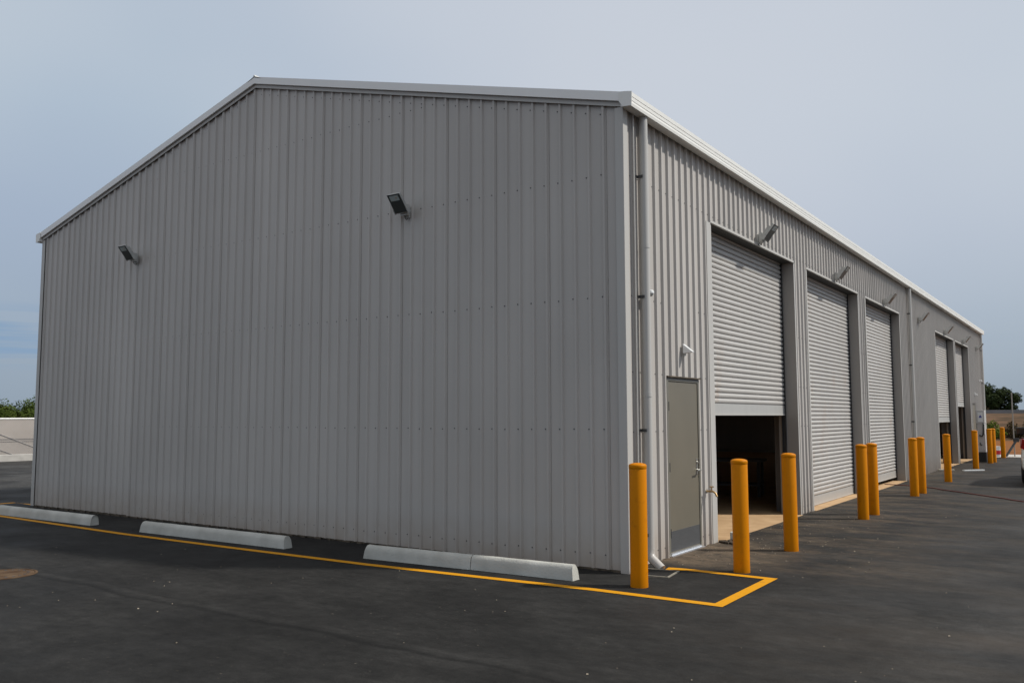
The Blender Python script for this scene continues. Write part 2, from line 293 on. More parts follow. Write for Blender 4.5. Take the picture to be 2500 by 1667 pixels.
def rusty():
    m = mat('rusty_cover', (0.05, 0.026, 0.014), 0.9, spec=0.1, col2=(0.13, 0.088, 0.055), vscale=5, detail=8, bump=0.6, bscale=30)
    return m
M['rust'] = rusty()
M['frost'] = mat('sand_edge', (0.22, 0.20, 0.16), 0.9, var=0.2, vscale=20)

def chainlink():
    m = bpy.data.materials.new('chain_link_wire'); m.use_nodes = True; t = m.node_tree; b = t.nodes['Principled BSDF']
    n = t.nodes.new; l = t.links.new; ge = n('ShaderNodeNewGeometry'); sp = n('ShaderNodeSeparateXYZ'); l(ge.outputs['Position'], sp.inputs[0])
    b.inputs['Base Color'].default_value = (0.26, 0.27, 0.29, 1); b.inputs['Roughness'].default_value = 0.5
    def line(sign):
        a = n('ShaderNodeMath'); a.operation = 'MULTIPLY'; a.inputs[1].default_value = sign; l(sp.outputs[2], a.inputs[0])
        c = n('ShaderNodeMath'); c.operation = 'ADD'; l(sp.outputs[1], c.inputs[0]); l(a.outputs[0], c.inputs[1])
        d = n('ShaderNodeMath'); d.operation = 'ADD'; l(c.outputs[0], d.inputs[0]); l(sp.outputs[0], d.inputs[1])
        e = n('ShaderNodeMath'); e.operation = 'PINGPONG'; e.inputs[1].default_value = 0.04; l(d.outputs[0], e.inputs[0])
        f = n('ShaderNodeMath'); f.operation = 'LESS_THAN'; f.inputs[1].default_value = 0.004; l(e.outputs[0], f.inputs[0]); return f.outputs[0]
    g = n('ShaderNodeMath'); g.operation = 'MAXIMUM'; l(line(1), g.inputs[0]); l(line(-1), g.inputs[1])
    l(g.outputs[0], b.inputs['Alpha'])
    return m
M['chain'] = chainlink()

# ------------------------------------------------------------------ mesh helpers
class MB:
    def __init__(s): s.v = []; s.f = []; s.m = []; s.cur = 0
    def face(s, pts):
        i = len(s.v); s.v += [tuple(p) for p in pts]; s.f.append(tuple(range(i, i+len(pts)))); s.m.append(s.cur)
    def box(s, x0, x1, y0, y1, z0, z1, mtx=None):
        c = [Vector((x, y, z)) for z in (z0, z1) for y in (y0, y1) for x in (x0, x1)]
        if mtx: c = [mtx @ p for p in c]
        i = len(s.v); s.v += [tuple(p) for p in c]
        for q in ((0, 2, 3, 1), (4, 5, 7, 6), (0, 1, 5, 4), (2, 6, 7, 3), (0, 4, 6, 2), (1, 3, 7, 5)):
            s.f.append(tuple(i+k for k in q)); s.m.append(s.cur)
        return s
    def prism(s, poly, a, b, cap=True):
        """poly: list of 3D points at start; swept by vector b-a"""
        a = Vector(a); b = Vector(b); i = len(s.v); n = len(poly)
        s.v += [tuple(Vector(p)+a) for p in poly]+[tuple(Vector(p)+b) for p in poly]
        for k in range(n):
            j = (k+1) % n; s.f.append((i+k, i+j, i+n+j, i+n+k)); s.m.append(s.cur)
        if cap:
            s.f.append(tuple(i+k for k in range(n))[::-1]); s.f.append(tuple(i+n+k for k in range(n))); s.m += [s.cur]*2
        return s
    def tube(s, pts, r, seg=10, cap=True):
        pts = [Vector(p) for p in pts]; rs = r if isinstance(r, (list, tuple)) else [r]*len(pts)
        i = len(s.v); prev = None
        for k, p in enumerate(pts):
            d = (pts[min(k+1, len(pts)-1)]-pts[max(k-1, 0)]).normalized()
            if prev is None:
                ref = Vector((0, 0, 1)) if abs(d.z) < 0.9 else Vector((1, 0, 0)); u = d.cross(ref).normalized()
            else:
                u = (prev-d*prev.dot(d)).normalized()
            prev = u; w = d.cross(u)
            for q in range(seg):
                a = 2*math.pi*q/seg; s.v.append(tuple(p+u*math.cos(a)*rs[k]+w*math.sin(a)*rs[k]))
        for k in range(len(pts)-1):
            for q in range(seg):
                j = (q+1) % seg; s.f.append((i+k*seg+q, i+k*seg+j, i+(k+1)*seg+j, i+(k+1)*seg+q)); s.m.append(s.cur)
        if cap:
            s.f.append(tuple(i+q for q in range(seg))[::-1]); e = i+(len(pts)-1)*seg; s.f.append(tuple(e+q for q in range(seg))); s.m += [s.cur]*2
        return s
    def lathe(s, prof, c=(0, 0, 0), seg=32):
        i = len(s.v); cx, cy, cz = c
        for (r, z) in prof:
            for q in range(seg):
                a = 2*math.pi*q/seg; s.v.append((cx+r*math.cos(a), cy+r*math.sin(a), cz+z))
        for k in range(len(prof)-1):
            for q in range(seg):
                j = (q+1) % seg; s.f.append((i+k*seg+q, i+k*seg+j, i+(k+1)*seg+j, i+(k+1)*seg+q)); s.m.append(s.cur)
        s.f.append(tuple(i+q for q in range(seg))[::-1]); e = i+(len(prof)-1)*seg; s.f.append(tuple(e+q for q in range(seg))); s.m += [s.cur]*2
        return s
    def build(s, name, mats, parent=None, smooth=False, fix=True, bevel=0.0, angle=35):
        me = bpy.data.meshes.new(name); me.from_pydata(s.v, [], s.f); me.update()
        for m_ in (mats if isinstance(mats, (list, tuple)) else [mats]): me.materials.append(m_)
        me.polygons.foreach_set('material_index', s.m)
        if fix:
            b = bmesh.new(); b.from_mesh(me); bmesh.ops.remove_doubles(b, verts=b.verts, dist=1e-5)
            bmesh.ops.recalc_face_normals(b, faces=b.faces); b.to_mesh(me); b.free()
        if smooth:
            me.polygons.foreach_set('use_smooth', [True]*len(me.polygons)); me.set_sharp_from_angle(angle=R(angle))
        o = bpy.data.objects.new(name, me); COL.objects.link(o)
        if bevel:
            bv = o.modifiers.new('bevel', 'BEVEL'); bv.width = bevel; bv.segments = 2; bv.limit_method = 'ANGLE'; bv.angle_limit = R(40)
        if parent: o.parent = parent
        return o

def thing(name, label, cat, loc=(0, 0, 0), rz=0.0, group=None):
    o = bpy.data.objects.new(name, None); COL.objects.link(o); o.empty_display_size = 0.2
    o.location = loc; o.rotation_euler = (0, 0, rz); o['label'] = label; o['category'] = cat
    if group: o['group'] = group
    return o
def tag(o, label=None, cat=None, group=None, kind=None):
    if label: o['label'] = label
    if cat: o['category'] = cat
    if group: o['group'] = group
    if kind: o['kind'] = kind
    return o
def copy_tree(o, parent=None):
    c = o.copy(); COL.objects.link(c)
    if parent: c.parent = parent
    for ch in list(o.children): copy_tree(ch, c)
    return c

# ------------------------------------------------------------------ ground
def sm(t): t = max(0, min(1, t)); return t*t*(3-2*t)
def gz(x, y):
    """asphalt level: a shallow swale along the end wall"""
    if y > 0.2 and x < 0.3: return -0.035*sm((0.6-y)/0.4)
    return -0.035*sm((y+0.85)/0.6)*sm((0.55-x)/0.5)*sm((0.6-y)/0.4)*sm((x+14.5)/1.5)
g = MB()
g.face([(-900, -900, -0.06), (900, -900, -0.06), (900, 900, -0.06), (-900, 900, -0.06)])
tag(g.build('ground', M['dirt']), kind='structure')
def frange(a, b, s):
    r = []; v = a
    while v < b-1e-6: r.append(v); v += s
    r.append(b); return r
xs = [-31.0, -24, -19]+frange(-16, 2, 0.25)+[4, 8, 15, 30, 60]
ys = [-60, -30, -12, -5, -2]+frange(-1.5, 1.0, 0.125)+[2, 5, 12, 20, 31.0]
g = MB()
idx = {}
for i, x in enumerate(xs):
    for j, y in enumerate(ys):
        idx[i, j] = len(g.v); g.v.append((x, y, gz(x, y)))
for i in range(len(xs)-1):
    for j in range(len(ys)-1):
        g.f.append((idx[i, j], idx[i+1, j], idx[i+1, j+1], idx[i, j+1])); g.m.append(0)
g.face([(-31, 31, 0), (-13.6, 31, 0), (-13.6, 70, 0), (-31, 70, 0)])
tag(g.build('asphalt', M['asphalt'], smooth=True), kind='structure')
g = MB(); g.box(-13.4, 0.82, 31.02, 31.25, -0.05, 0.02); g.box(0.82, 60, 31.02, 31.30, -0.05, 0.035)
g.box(-13.4, 60, 31.31, 34.2, -0.05, 0.012)
g.build('path', M['kerb'], bevel=0.01)['kind'] = 'structure'
bpy.data.objects['path'].data.materials[0] = M['kerb']

# ------------------------------------------------------------------ the shed
W, H, LEN = 12.945, 5.20, 33.6
APEX = 6.887; SL = (APEX-H)/(W/2)
def ztop(x): return H+SL*(W/2-abs(x+W/2))
PITCH = 0.1957; DEP = 0.029
shed = thing('metal_shed', 'long light grey corrugated metal shed with gabled end and row of roller doors', 'shed')
def profile(a, b, first, lap0=0, flutes=True, top=0.0):
    """points (s, depth) of the sheeting between a and b; ribs centred at first + k*PITCH"""
    pts = [(a, DEP)]; laps = []; ribs = []
    k = math.ceil((a+0.04-first)/PITCH)
    while first+k*PITCH < b-0.04:
        c = first+k*PITCH; ribs.append(c); lap = (k-lap0) % 4 == 0
        if lap: pts += [(c-0.030, DEP), (c-0.013, top-0.002), (c+0.013, top-0.002), (c+0.027, DEP-0.003), (c+0.033, DEP-0.003), (c+0.0335, DEP+0.005), (c+0.039, DEP+0.005), (c+0.0395, DEP)]
        else: pts += [(c-0.027, DEP), (c-0.012, top), (c+0.012, top), (c+0.027, DEP)]
        for q in ((0.078, 0.122) if flutes else ()):
            if c+q+0.01 < b: pts += [(c+q-0.009, DEP), (c+q-0.004, DEP-0.0012), (c+q+0.004, DEP-0.0012), (c+q+0.009, DEP)]
        k += 1
    pts.append((b, DEP)); return pts, ribs
def screw(mb, p, nrm, r=0.0075):
    nrm = Vector(nrm); p = Vector(p); ref = Vector((0, 0, 1)); u = nrm.cross(ref).normalized(); w = nrm.cross(u)
    c0 = len(mb.v)
    for (rr, h) in ((r*1.25, 0.0005), (r*1.2, 0.002), (r*0.75, 0.0025), (r*0.7, 0.008)):
        for q in range(6):
            a = q*math.pi/3; mb.v.append(tuple(p+nrm*h+u*math.cos(a)*rr+w*math.sin(a)*rr))
    for k in range(3):
        for q in range(6):
            j = (q+1) % 6; mb.f.append((c0+k*6+q, c0+k*6+j, c0+k*6+6+j, c0+k*6+6+q)); mb.m.append(1)
    mb.f.append(tuple(c0+18+q for q in range(6))); mb.m.append(1)

# end wall (faces -y)
mb = MB(); X0, X1 = -W+0.02, -0.095
pts, ribs = profile(X0, X1, -0.259-0.004, 0, False, 0.005)
brk = sorted(set([p[0] for p in pts]))
full = []
for i in range(len(pts)-1):
    (a, da), (b, db) = pts[i], pts[i+1]
    if a < -W/2 < b:
        mpt = (-W/2, da+(db-da)*(-W/2-a)/(b-a)); segs = [((a, da), mpt), (mpt, (b, db))]
    else: segs = [((a, da), (b, db))]
    for (p, q) in segs:
        zb = -0.012 if p[0] > -9.8 else 0.0
        mb.face([(p[0], p[1], zb), (q[0], q[1], zb), (q[0], q[1], ztop(q[0])+0.02), (p[0], p[1], ztop(p[0])+0.02)])
for (za, zb) in ((0, 1),):
    mb.face([(-W+0.02, 0.08, -0.02), (-0.02, 0.08, -0.02), (-0.02, 0.08, ztop(-0.02)), (-W/2, 0.08, APEX), (-W+0.02, 0.08, ztop(-W+0.02))])
rs = random.Random(3)
for c in ribs:
    for z in (0.145, 1.53, 3.04, 4.46, 5.846):
        if z < ztop(c)-0.12: screw(mb, (c-0.042, DEP, z+rs.uniform(-0.006, 0.006)), (0, -1, 0))
    screw(mb, (c-0.042, DEP, ztop(c)-0.085), (0, -1, 0))
mb.build('end_wall', [M['wall'], M['screw']], shed, fix=False)
# far end wall and left wall, plain sheets seen only from inside or the sides
mb = MB(); pts, _ = profile(X0, X1, -0.26)
for i in range(len(pts)-1):
    (a, da), (b, db) = pts[i], pts[i+1]
    mb.face([(b, LEN-db, 0), (a, LEN-da, 0), (a, LEN-da, ztop(a)), (b, LEN-db, ztop(b))])
mb.face([(-W+0.02, LEN-0.08, 0), (-0.02, LEN-0.08, 0), (-0.02, LEN-0.08, ztop(-0.02)), (-W/2, LEN-0.08, APEX), (-W+0.02, LEN-0.08, ztop(-W+0.02))])
mb.build('rear_wall', [M['wall']], shed, fix=False)
mb = MB(); pts, _ = profile(0.095, LEN-0.095, 0.3)
for i in range(len(pts)-1):
    (a, da), (b, db) = pts[i], pts[i+1]
    mb.face([(-W+da, b, 0), (-W+da, a, 0), (-W+da, a, H), (-W+db if False else -W+db, b, H)])
mb.face([(-W+0.08, 0.08, 0), (-W+0.08, LEN-0.08, 0), (-W+0.08, LEN-0.08, H), (-W+0.08, 0.08, H)])
mb.build('far_side_wall', [M['wall']], shed, fix=False)

# door openings in the side wall: (y0, y1, head)
ROLL = [(2.602, 6.40), (7.202, 11.09), (11.825, 15.665), (21.367, 25.30), (25.697, 29.20)]
RZ = 4.337
ENTRY = [(1.1065, 2.122), (29.80, 30.86)]; EZ = 2.16
opens = [(a, b, RZ) for a, b in ROLL]+[(a, b, EZ) for a, b in ENTRY]
mb = MB(); pts, ribs = profile(0.10, LEN-0.10, 0.838, 1, False)
cuts = sorted([v for o in opens for v in o[:2]])
def split(pts, cuts):
    out_ = []
    for i in range(len(pts)-1):
        (a, da), (b, db) = pts[i], pts[i+1]; inner = [c for c in cuts if a < c < b]
        prev = (a, da)
        for c in inner:
            m_ = (c, da+(db-da)*(c-a)/(b-a)); out_.append((prev, m_)); prev = m_
        out_.append((prev, (b, db)))
    return out_
def zlow(y):
    for a, b, z in opens:
        if a < y < b: return z
    return -0.005
for p, q in split(pts, cuts):
    zb = zlow((p[0]+q[0])/2)
    mb.face([(-p[1], p[0], zb), (-q[1], q[0], zb), (-q[1], q[0], H+0.05), (-p[1], p[0], H+0.05)])
edges = [0.02]+cuts+[LEN-0.02]
for a, b in zip(edges[:-1], edges[1:]):
    zb = zlow((a+b)/2); mb.face([(-0.075, a, zb), (-0.075, b, zb), (-0.075, b, H+0.05), (-0.075, a, H+0.05)])
for c in ribs:
    y = c-0.042
    for z in (0.12, 1.5, 3.05, 4.45):
        if zlow(y-0.02) < 0.5 and zlow(y+0.02) < 0.5 or z > 4.4: screw(mb, (-DEP, y, z), (1, 0, 0), 0.006)
    if zlow(y) == EZ or True:
        if zlow(y) < 0.5: screw(mb, (-DEP, y, 2.18), (1, 0, 0), 0.006)
mb.build('side_wall', [M['wall'], M['screw']], shed, fix=False)

# corner trims
mb = MB()
mb.box(-0.10, 0.003, -0.004, 0.0, -0.035, H+0.005); mb.box(0.0, 0.004, 0.0, 0.105, -0.035, H+0.005)
mb.build('corner_trim', [M['trim']], shed, fix=False)
mb = MB(); mb.box(-W-0.003, -W+0.11, -0.004, 0.0, -0.01, H+0.005); mb.box(-W-0.004, -W, 0.0, 0.105, -0.01, H); mb.build('corner_trim', [M['trim']], shed, fix=False)
mb = MB(); mb.box(0.0, 0.004, LEN-0.105, LEN, 0, H+0.005); mb.box(-0.10, 0.003, LEN, LEN+0.004, 0, H); mb.build('corner_trim', [M['trim']], shed, fix=False)

# rake strip over the sheeting, then the rake fascia
def rake(name, y0, y1, zo0, zo1, m_, xa=0.0, xb=-W):
    mb = MB()
    for (xs_, xe) in ((xa, -W/2), (-W/2, xb)):
        za, zb = ztop(xs_) if -W <= xs_ <= 0 else H-SL*abs(xs_ if xs_ > 0 else xs_+W), ztop(xe) if -W <= xe <= 0 else H-SL*abs(xe if xe > 0 else xe+W)
        v = [(xs_, y0, za+zo0), (xs_, y1, za+zo0), (xs_, y1, za+zo1), (xs_, y0, za+zo1), (xe, y0, zb+zo0), (xe, y1, zb+zo0), (xe, y1, zb+zo1), (xe, y0, zb+zo1)]
        i = len(mb.v); mb.v += v
        for q in ((0, 1, 2, 3), (4, 7, 6, 5), (0, 4, 5, 1), (3, 2, 6, 7), (0, 3, 7, 4), (1, 5, 6, 2)):
            mb.f.append(tuple(i+k for k in q)); mb.m.append(0)
    return mb.build(name, [m_], shed, fix=False)
rake('rake_strip', -0.014, -0.0045, 0.0, 0.055, M['trim'], 0.0, -W)
rake('rake_fascia', -0.050, -0.020, 0.057, 0.166, M['fascia'], 0.03, -W-0.06)
# rake closing behind fascia
rake('rake_packer', -0.018, 0.06, 0.058, 0.125, M['dark'], 0.0, -W)

# roof with ribs running down the slope
mb = MB()
def roof_side(sign):
    ypts, _ = profile(-0.02, LEN+0.05, 0.1)
    for i in range(len(ypts)-1):
        (a, da), (b, db) = ypts[i], ypts[i+1]
        e = 0.05; xe = e if sign > 0 else -W-e; ze = H+0.112-SL*e
        ha = ze+(DEP-da); hb = ze+(DEP-db); dz = SL*(W/2+e)
        mb.face([(xe, a, ha), (xe, b, hb), (-W/2, b, hb+dz), (-W/2, a, ha+dz)])
roof_side(1); roof_side(-1)
for s_ in (1, -1):
    xe = 0.0 if s_ > 0 else -W
    mb.face([(xe, 0.06, H+0.06), (xe, LEN, H+0.06), (-W/2, LEN, APEX+0.06), (-W/2, 0.06, APEX+0.06)])
roof = mb.build('roof', [M['roof']], shed, fix=False)
mb = MB()
mb.prism([(-W/2-0.16, 0, APEX+0.105), (-W/2, 0, APEX+0.155), (-W/2+0.16, 0, APEX+0.105), (-W/2+0.16, 0, APEX+0.11), (-W/2+0.03, 0, APEX+0.165), (-W/2, 0, APEX+0.20), (-W/2-0.03, 0, APEX+0.165), (-W/2-0.16, 0, APEX+0.11)], (0, -0.05, 0), (0, LEN+0.05, 0))
mb.build('ridge_cap', [M['roof']], roof, fix=True)

# gutters (stepped square profile)
def gutter(sign):
    x0 = 0.006 if sign > 0 else -W-0.006
    prof = [(0.0, 0.0), (0.128, -0.012), (0.134, 0.02), (0.131, 0.045), (0.135, 0.049), (0.137, 0.085), (0.134, 0.089), (0.139, 0.094), (0.142, 0.142), (0.128, 0.145), (0.126, 0.10), (0.012, 0.09), (0.0, 0.10)]
    mb = MB(); mb.prism([(x0+sign*p[0], 0, 5.185+p[1]) for p in prof], (0, -0.056, 0), (0, LEN+0.05, 0))
    mb.prism([(x0-sign*0.022, 0, 5.250), (x0+sign*0.03, 0, 5.182), (x0+sign*0.139, 0, 5.170), (x0+sign*0.144, 0, 5.335), (x0+sign*0.06, 0, 5.352), (x0-sign*0.022, 0, 5.362)], (0, -0.064, 0), (0, -0.0565, 0))
    return mb.build('gutter', [M['gutter']], shed, fix=True)
gutter(1); gutter(-1)

# downpipes
def downpipe(y, r=0.05, x=0.064, shoe=True):
    mb = MB(); mb.tube([(x, y, 5.185), (x, y, 0.16)], r, 28)
    if not shoe: mb.tube([(x, y, 0.17), (x, y, 0.0)], r, 28)
    for z in (3.62, 1.9): mb.tube([(x, y, z), (x, y, z+0.05)], r+0.0035, 28)
    o = mb.build('downpipe', [M['pipe']], shed, smooth=True)
    if shoe:
        s_ = MB(); s_.tube([(x, y, 0.20), (x, y, 0.13), (x+0.03, y-0.01, 0.085), (x+0.17, y-0.05, -0.005)], [r+0.002, r+0.002, r+0.001, r-0.004], 20)
        s_.build('shoe', [M['pipe']], o, smooth=True)
    for z in (0.35, 1.52, 3.05, 4.46):
        b_ = MB(); b_.box(0.0, x+0.012, y-r-0.012, y-r-0.002, z-0.016, z+0.016)
        b_.box(0.002, 0.012, y-r-0.045, y-r-0.002, z-0.014, z+0.014)
        b_.build('bracket', [M['dark']], o)
    return o
downpipe(0.392); downpipe(16.85); downpipe(33.15, 0.045, shoe=False)
# thin conduit between corner and downpipe, up the wall
mb = MB(); mb.tube([(0.012, 0.232, 0.0), (0.012, 0.232, 5.18)], 0.011, 10); mb.build('conduit', [M['trim']], shed, smooth=True)

# floor slab and footing edge
mb = MB(); mb.box(-W+0.05, -0.03, 0.05, LEN-0.05, -0.2, 0.004)
for a, b in ROLL: mb.box(-0.028, 0.035, a, b, -0.15, 0.0045)
mb.build('floor_slab', [M['slab']], shed)
mb = MB(); mb.box(-W+0.03, -0.01, 0.033, 0.048, -0.2, 0.03)
for i in range(46):     # rough mortar showing under the sheeting ribs
    x = -W+0.1+i*0.281; mb.box(x, x+0.12*rs.random()+0.03, 0.004, 0.032, -0.06, -0.008-0.01*rs.random())
mb.build('footing', [M['footing']], shed)

# steel columns and rafters inside
for y in (0.45, 6.80, 11.46, 16.2, 21.0, 25.5, 29.5):
    for x in (-0.42, -W+0.42):
        mb = MB(); mb.box(x-0.1, x+0.1, y-0.07, y-0.06, 0, 5.0); mb.box(x-0.1, x+0.1, y+0.06, y+0.07, 0, 5.0); mb.box(x-0.005, x+0.005, y-0.06, y+0.06, 0, 5.0)
        mb.build('column', [M['steel']], shed)
    mb = MB()
    for (xa, xb) in ((-0.3, -W/2), (-W/2, -W+0.3)):
        za, zb = ztop(xa)-0.25, ztop(xb)-0.25
        mb.prism([(xa, 0, za), (xa, 0, za+0.2), (xb, 0, zb+0.2), (xb, 0, zb)], (0, y-0.06, 0), (0, y+0.06, 0))
    mb.build('rafter', [M['steel']], shed)
mb = MB()
for z in (1.53, 3.04, 4.46): mb.box(-W+0.09, -W+0.20, 0.1, LEN-0.1, z-0.03, z+0.03)
mb.build('girt', [M['steel']], shed)

# roller doors
CX = -0.222
def roller(y0, y1, zbot, gap_left=0.17):
    mb = MB(); P_ = 0.0787; n = int((RZ+0.1-zbot-0.17)/P_)+1; zb = zbot+0.17
    prof = []
    for k in range(n):
        z = zb+k*P_
        for (t, d) in ((0.0, -0.022), (0.10, -0.022), (0.17, 0.001), (0.34, 0.0075), (0.55, 0.0095), (0.74, 0.0075), (0.88, 0.002), (0.93, -0.020)):
            prof.append((CX+d, z+t*P_))
    for i in range(len(prof)-1):
        (xa, za), (xb, zb_) = prof[i], prof[i+1]
        mb.face([(xa, y0+0.02, za), (xa, y1-0.02, za), (xb, y1-0.02, zb_), (xb, y0+0.02, zb_)])
    mb.box(CX-0.03, CX-0.02, y0, y1, zbot+0.05, RZ+0.3)
    d = mb.build('roller_door', [M['curtain']], shed, smooth=True, fix=False, angle=50)
    b = MB(); b.box(CX-0.02, CX+0.006, y0+0.015, y1-0.015, zbot+0.022, zbot+0.168); b.build('bottom_bar', [M['bar']], d, bevel=0.003)
    b = MB(); b.box(CX-0.016, CX+0.012, y0+0.012, y1-0.012, zbot, zbot+0.024); b.build('sealing_strip', [M['trim']], d)
    for (ya, yb) in ((y0-0.004, y0+0.001), (y1-0.001, y1+0.004)):
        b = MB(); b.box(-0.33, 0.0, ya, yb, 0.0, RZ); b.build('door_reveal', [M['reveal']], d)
    for (ya, yb) in ((y0+0.001, y0+0.045), (y1-0.045, y1-0.001)):
        b = MB(); b.box(CX-0.045, CX-0.036, ya, yb, 0, RZ); b.box(CX+0.018, CX+0.024, ya, yb, 0, RZ); yo = ya if ya < y0+0.01 else yb-0.003
        b.box(CX-0.036, CX+0.018, yo, yo+0.003, 0, RZ); b.build('guide_rail', [M['dark']], d)
    b = MB(); b.box(-0.33, 0.0, y0, y1, RZ+0.001, RZ+0.006); b.box(-0.34, -0.33, y0, y1, RZ-0.01, RZ+0.7); b.build('head_soffit', [M['soffit']], d)
    # jamb trims: wide flat flashing on the near side, narrow on the far side, folded head flashing
    b = MB(); b.box(0.0, 0.004, y0-gap_left, y0, -0.004, RZ+0.0); b.box(-0.03, 0.0, y0-gap_left, y0-gap_left+0.004, 0, RZ); b.build('jamb_trim', [M['trim']], d)
    b = MB(); b.box(0.0, 0.004, y1, y1+0.055, -0.004, RZ+0.0); b.box(-0.03, 0.0, y1+0.051, y1+0.055, 0, RZ); b.build('jamb_trim', [M['trim']], d)
    b = MB(); b.box(-0.01, 0.022, y0-0.02, y1+0.02, RZ-0.004, RZ+0.0); b.box(0.001, 0.006, y0-0.02, y1+0.02, RZ, RZ+0.04); b.build('head_flashing', [M['trim']], d)
    return d
dd = []
for (a, b), zb in zip(ROLL, (1.690, 0.012, 0.095, 1.46, 2.02)):
    dd.append(roller(a, b, zb, 0.17 if a < 3 else 0.06))
dd[0]['label'] = 'half-raised roller door nearest the entry door'

# entry doors
def entry(y0, y1, detail=True):
    leaf = MB(); leaf.box(-0.075, -0.032, y0+0.055, y1-0.055, 0.035, EZ-0.055); lf = leaf.build('entry_door', [M['door']], shed, bevel=0.002)
    f = MB()
    for (ya, yb) in ((y0, y0+0.05), (y1-0.05, y1)):
        f.box(-0.10, -0.022, ya, yb, 0.0, EZ-0.012)
    f.box(-0.10, -0.022, y0+0.05, y1-0.05, EZ-0.05, EZ-0.012); f.build('frame', [M['frame']], lf, bevel=0.003)
    h = MB(); h.box(-0.02, 0.006, y0-0.01, y1+0.01, EZ-0.003, EZ+0.012); h.build('drip_flashing', [M['footing']], lf)
    k = MB(); k.box(-0.032, -0.029, y0+0.062, y1-0.062, 0.05, 0.29)
    k.build('kick_plate', [M['kick']], lf)
    t = MB(); t.box(-0.10, 0.018, y0+0.002, y1-0.002, 0.0, 0.012); t.box(-0.08, -0.012, y0+0.05, y1-0.05, 0.012, 0.033); t.build('threshold', [M['alu']], lf)
    for z in (0.27, 1.06, 1.80):
        g_ = MB(); g_.tube([(-0.024, y0+0.052, z-0.055), (-0.024, y0+0.052, z+0.055)], 0.008, 8); g_.build('hinge', [M['dark']], lf)
    p = MB(); p.box(-0.032, -0.025, y1-0.135, y1-0.085, 0.93, 1.13)
    p.box(-0.030, -0.014, y1-0.056, y1-0.050, 0.90, 1.14)
    hd = p.build('handle_plate', [M['chrome']], lf, bevel=0.004)
    q = MB(); q.tube([(-0.025, y1-0.11, 0.99), (0.022, y1-0.11, 0.99), (0.03, y1-0.125, 0.99), (0.03, y1-0.235, 0.985)], [0.011, 0.011, 0.010, 0.008], 10)
    q.build('lever', [M['chrome']], hd, smooth=True)
    q = MB(); q.tube([(-0.025, y1-0.11, 1.085), (-0.012, y1-0.11, 1.085)], 0.014, 12); q.build('lock_cylinder', [M['chrome']], hd, smooth=True)
    return lf
entry(*ENTRY[0]); entry(*ENTRY[1])

# ------------------------------------------------------------------ floodlights
FLG = 'floodlights along the shed walls'
def make_flood():
    """faces local -y, mounted at the origin on a wall in the plane y=0"""
    t = thing('floodlight', 'x', 'floodlight', group=FLG)
    b = MB(); b.box(-0.045, 0.045, -0.022, -0.001, -0.075, 0.075); b.tube([(0, -0.015, 0), (0, -0.085, 0)], 0.03, 14)
    b.box(-0.055, 0.055, -0.088, -0.030, -0.055, 0.095)
    b.build('wall_mount', [M['lampbody']], t, bevel=0.004)
    A = Matrix.Translation((0, -0.118, -0.02)) @ Matrix.Rotation(R(-51), 4, 'X') @ Matrix.Diagonal((0.96, 0.77, 0.85, 1))   # local: -y along plate outwards, z up (back), -z glass
    b = MB(); b.box(-0.125, -0.113, -0.08, 0.02, -0.02, 0.05, A); b.box(0.113, 0.125, -0.08, 0.02, -0.02, 0.05, A)
    b.box(-0.113, 0.113, 0.0, 0.012, -0.01, 0.05, A)
    b.build('yoke', [M['lampbody']], t)
    b = MB()
    b.box(-0.11, 0.11, -0.355, -0.015, -0.012, 0.028, A)
    lower = [(-0.085, -0.33, 0.028), (0.085, -0.33, 0.028), (0.095, -0.03, 0.028), (-0.095, -0.03, 0.028)]
    upper = [(-0.06, -0.30, 0.045), (0.06, -0.30, 0.045), (0.075, -0.05, 0.085), (-0.075, -0.05, 0.085)]
    i = len(b.v); b.v += [tuple(A @ Vector(p)) for p in lower+upper]
    for q in ((0, 1, 5, 4), (1, 2, 6, 5), (2, 3, 7, 6), (3, 0, 4, 7), (4, 5, 6, 7)): b.f.append(tuple(i+k for k in q)); b.m.append(0)
    for k in range(6): b.box(-0.07+k*0.026, -0.064+k*0.026, -0.28, -0.06, 0.04, 0.092, A)
    h = b.build('lamp_head', [M['lampbody']], t)
    b = MB(); b.box(-0.112, 0.112, -0.358, -0.010, -0.019, -0.0125, A); b.build('face_plate', [M['lampface']], h)
    b = MB(); b.box(-0.078, 0.078, -0.333, -0.235, -0.0215, -0.0195, A); b.build('glass', [M['lens']], h)
    b = MB(); b.box(0.020, 0.045, -0.30, -0.275, -0.0235, -0.022, A); b.build('lamp_tube', [M['amber']], h)
    b = MB(); b.tube([(0, -0.07, -0.03), (0, -0.055, -0.09), (0, -0.02, -0.10), (0, -0.003, -0.07)], 0.006, 8); b.build('cable', [M['rubber']], t, smooth=True)
    return t
fl0 = make_flood()
spots = [((-3.25, 0.0, 4.425), 0, 'right one of the two floodlights on the shed end wall'),
         ((-9.62, 0.0, 4.475), 0, 'left one of the two floodlights on the shed end wall, nearest the far left edge'),
         ((0.0, 4.57, 4.44), 90, 'grey floodlight over the half-raised roller door nearest the entry door'),
         ((0.0, 9.12, 4.44), 90, 'grey floodlight over the second roller door from the near corner, fully closed'),
         ((0.0, 13.77, 4.44), 90, 'grey floodlight over the third roller door, last before the middle downpipe'),
         ((0.0, 18.45, 4.44), 90, 'grey floodlight on the doorless wall stretch just past the middle downpipe'),
         ((0.0, 23.20, 4.45), 90, 'small far floodlight over the fourth roller door, the partly raised one past the blank wall'),
         ((0.0, 27.60, 4.45), 90, 'small far floodlight over the fifth and last roller door'),
         ((0.0, 31.65, 4.45), 90, 'farthest floodlight, close to the far corner of the shed')]
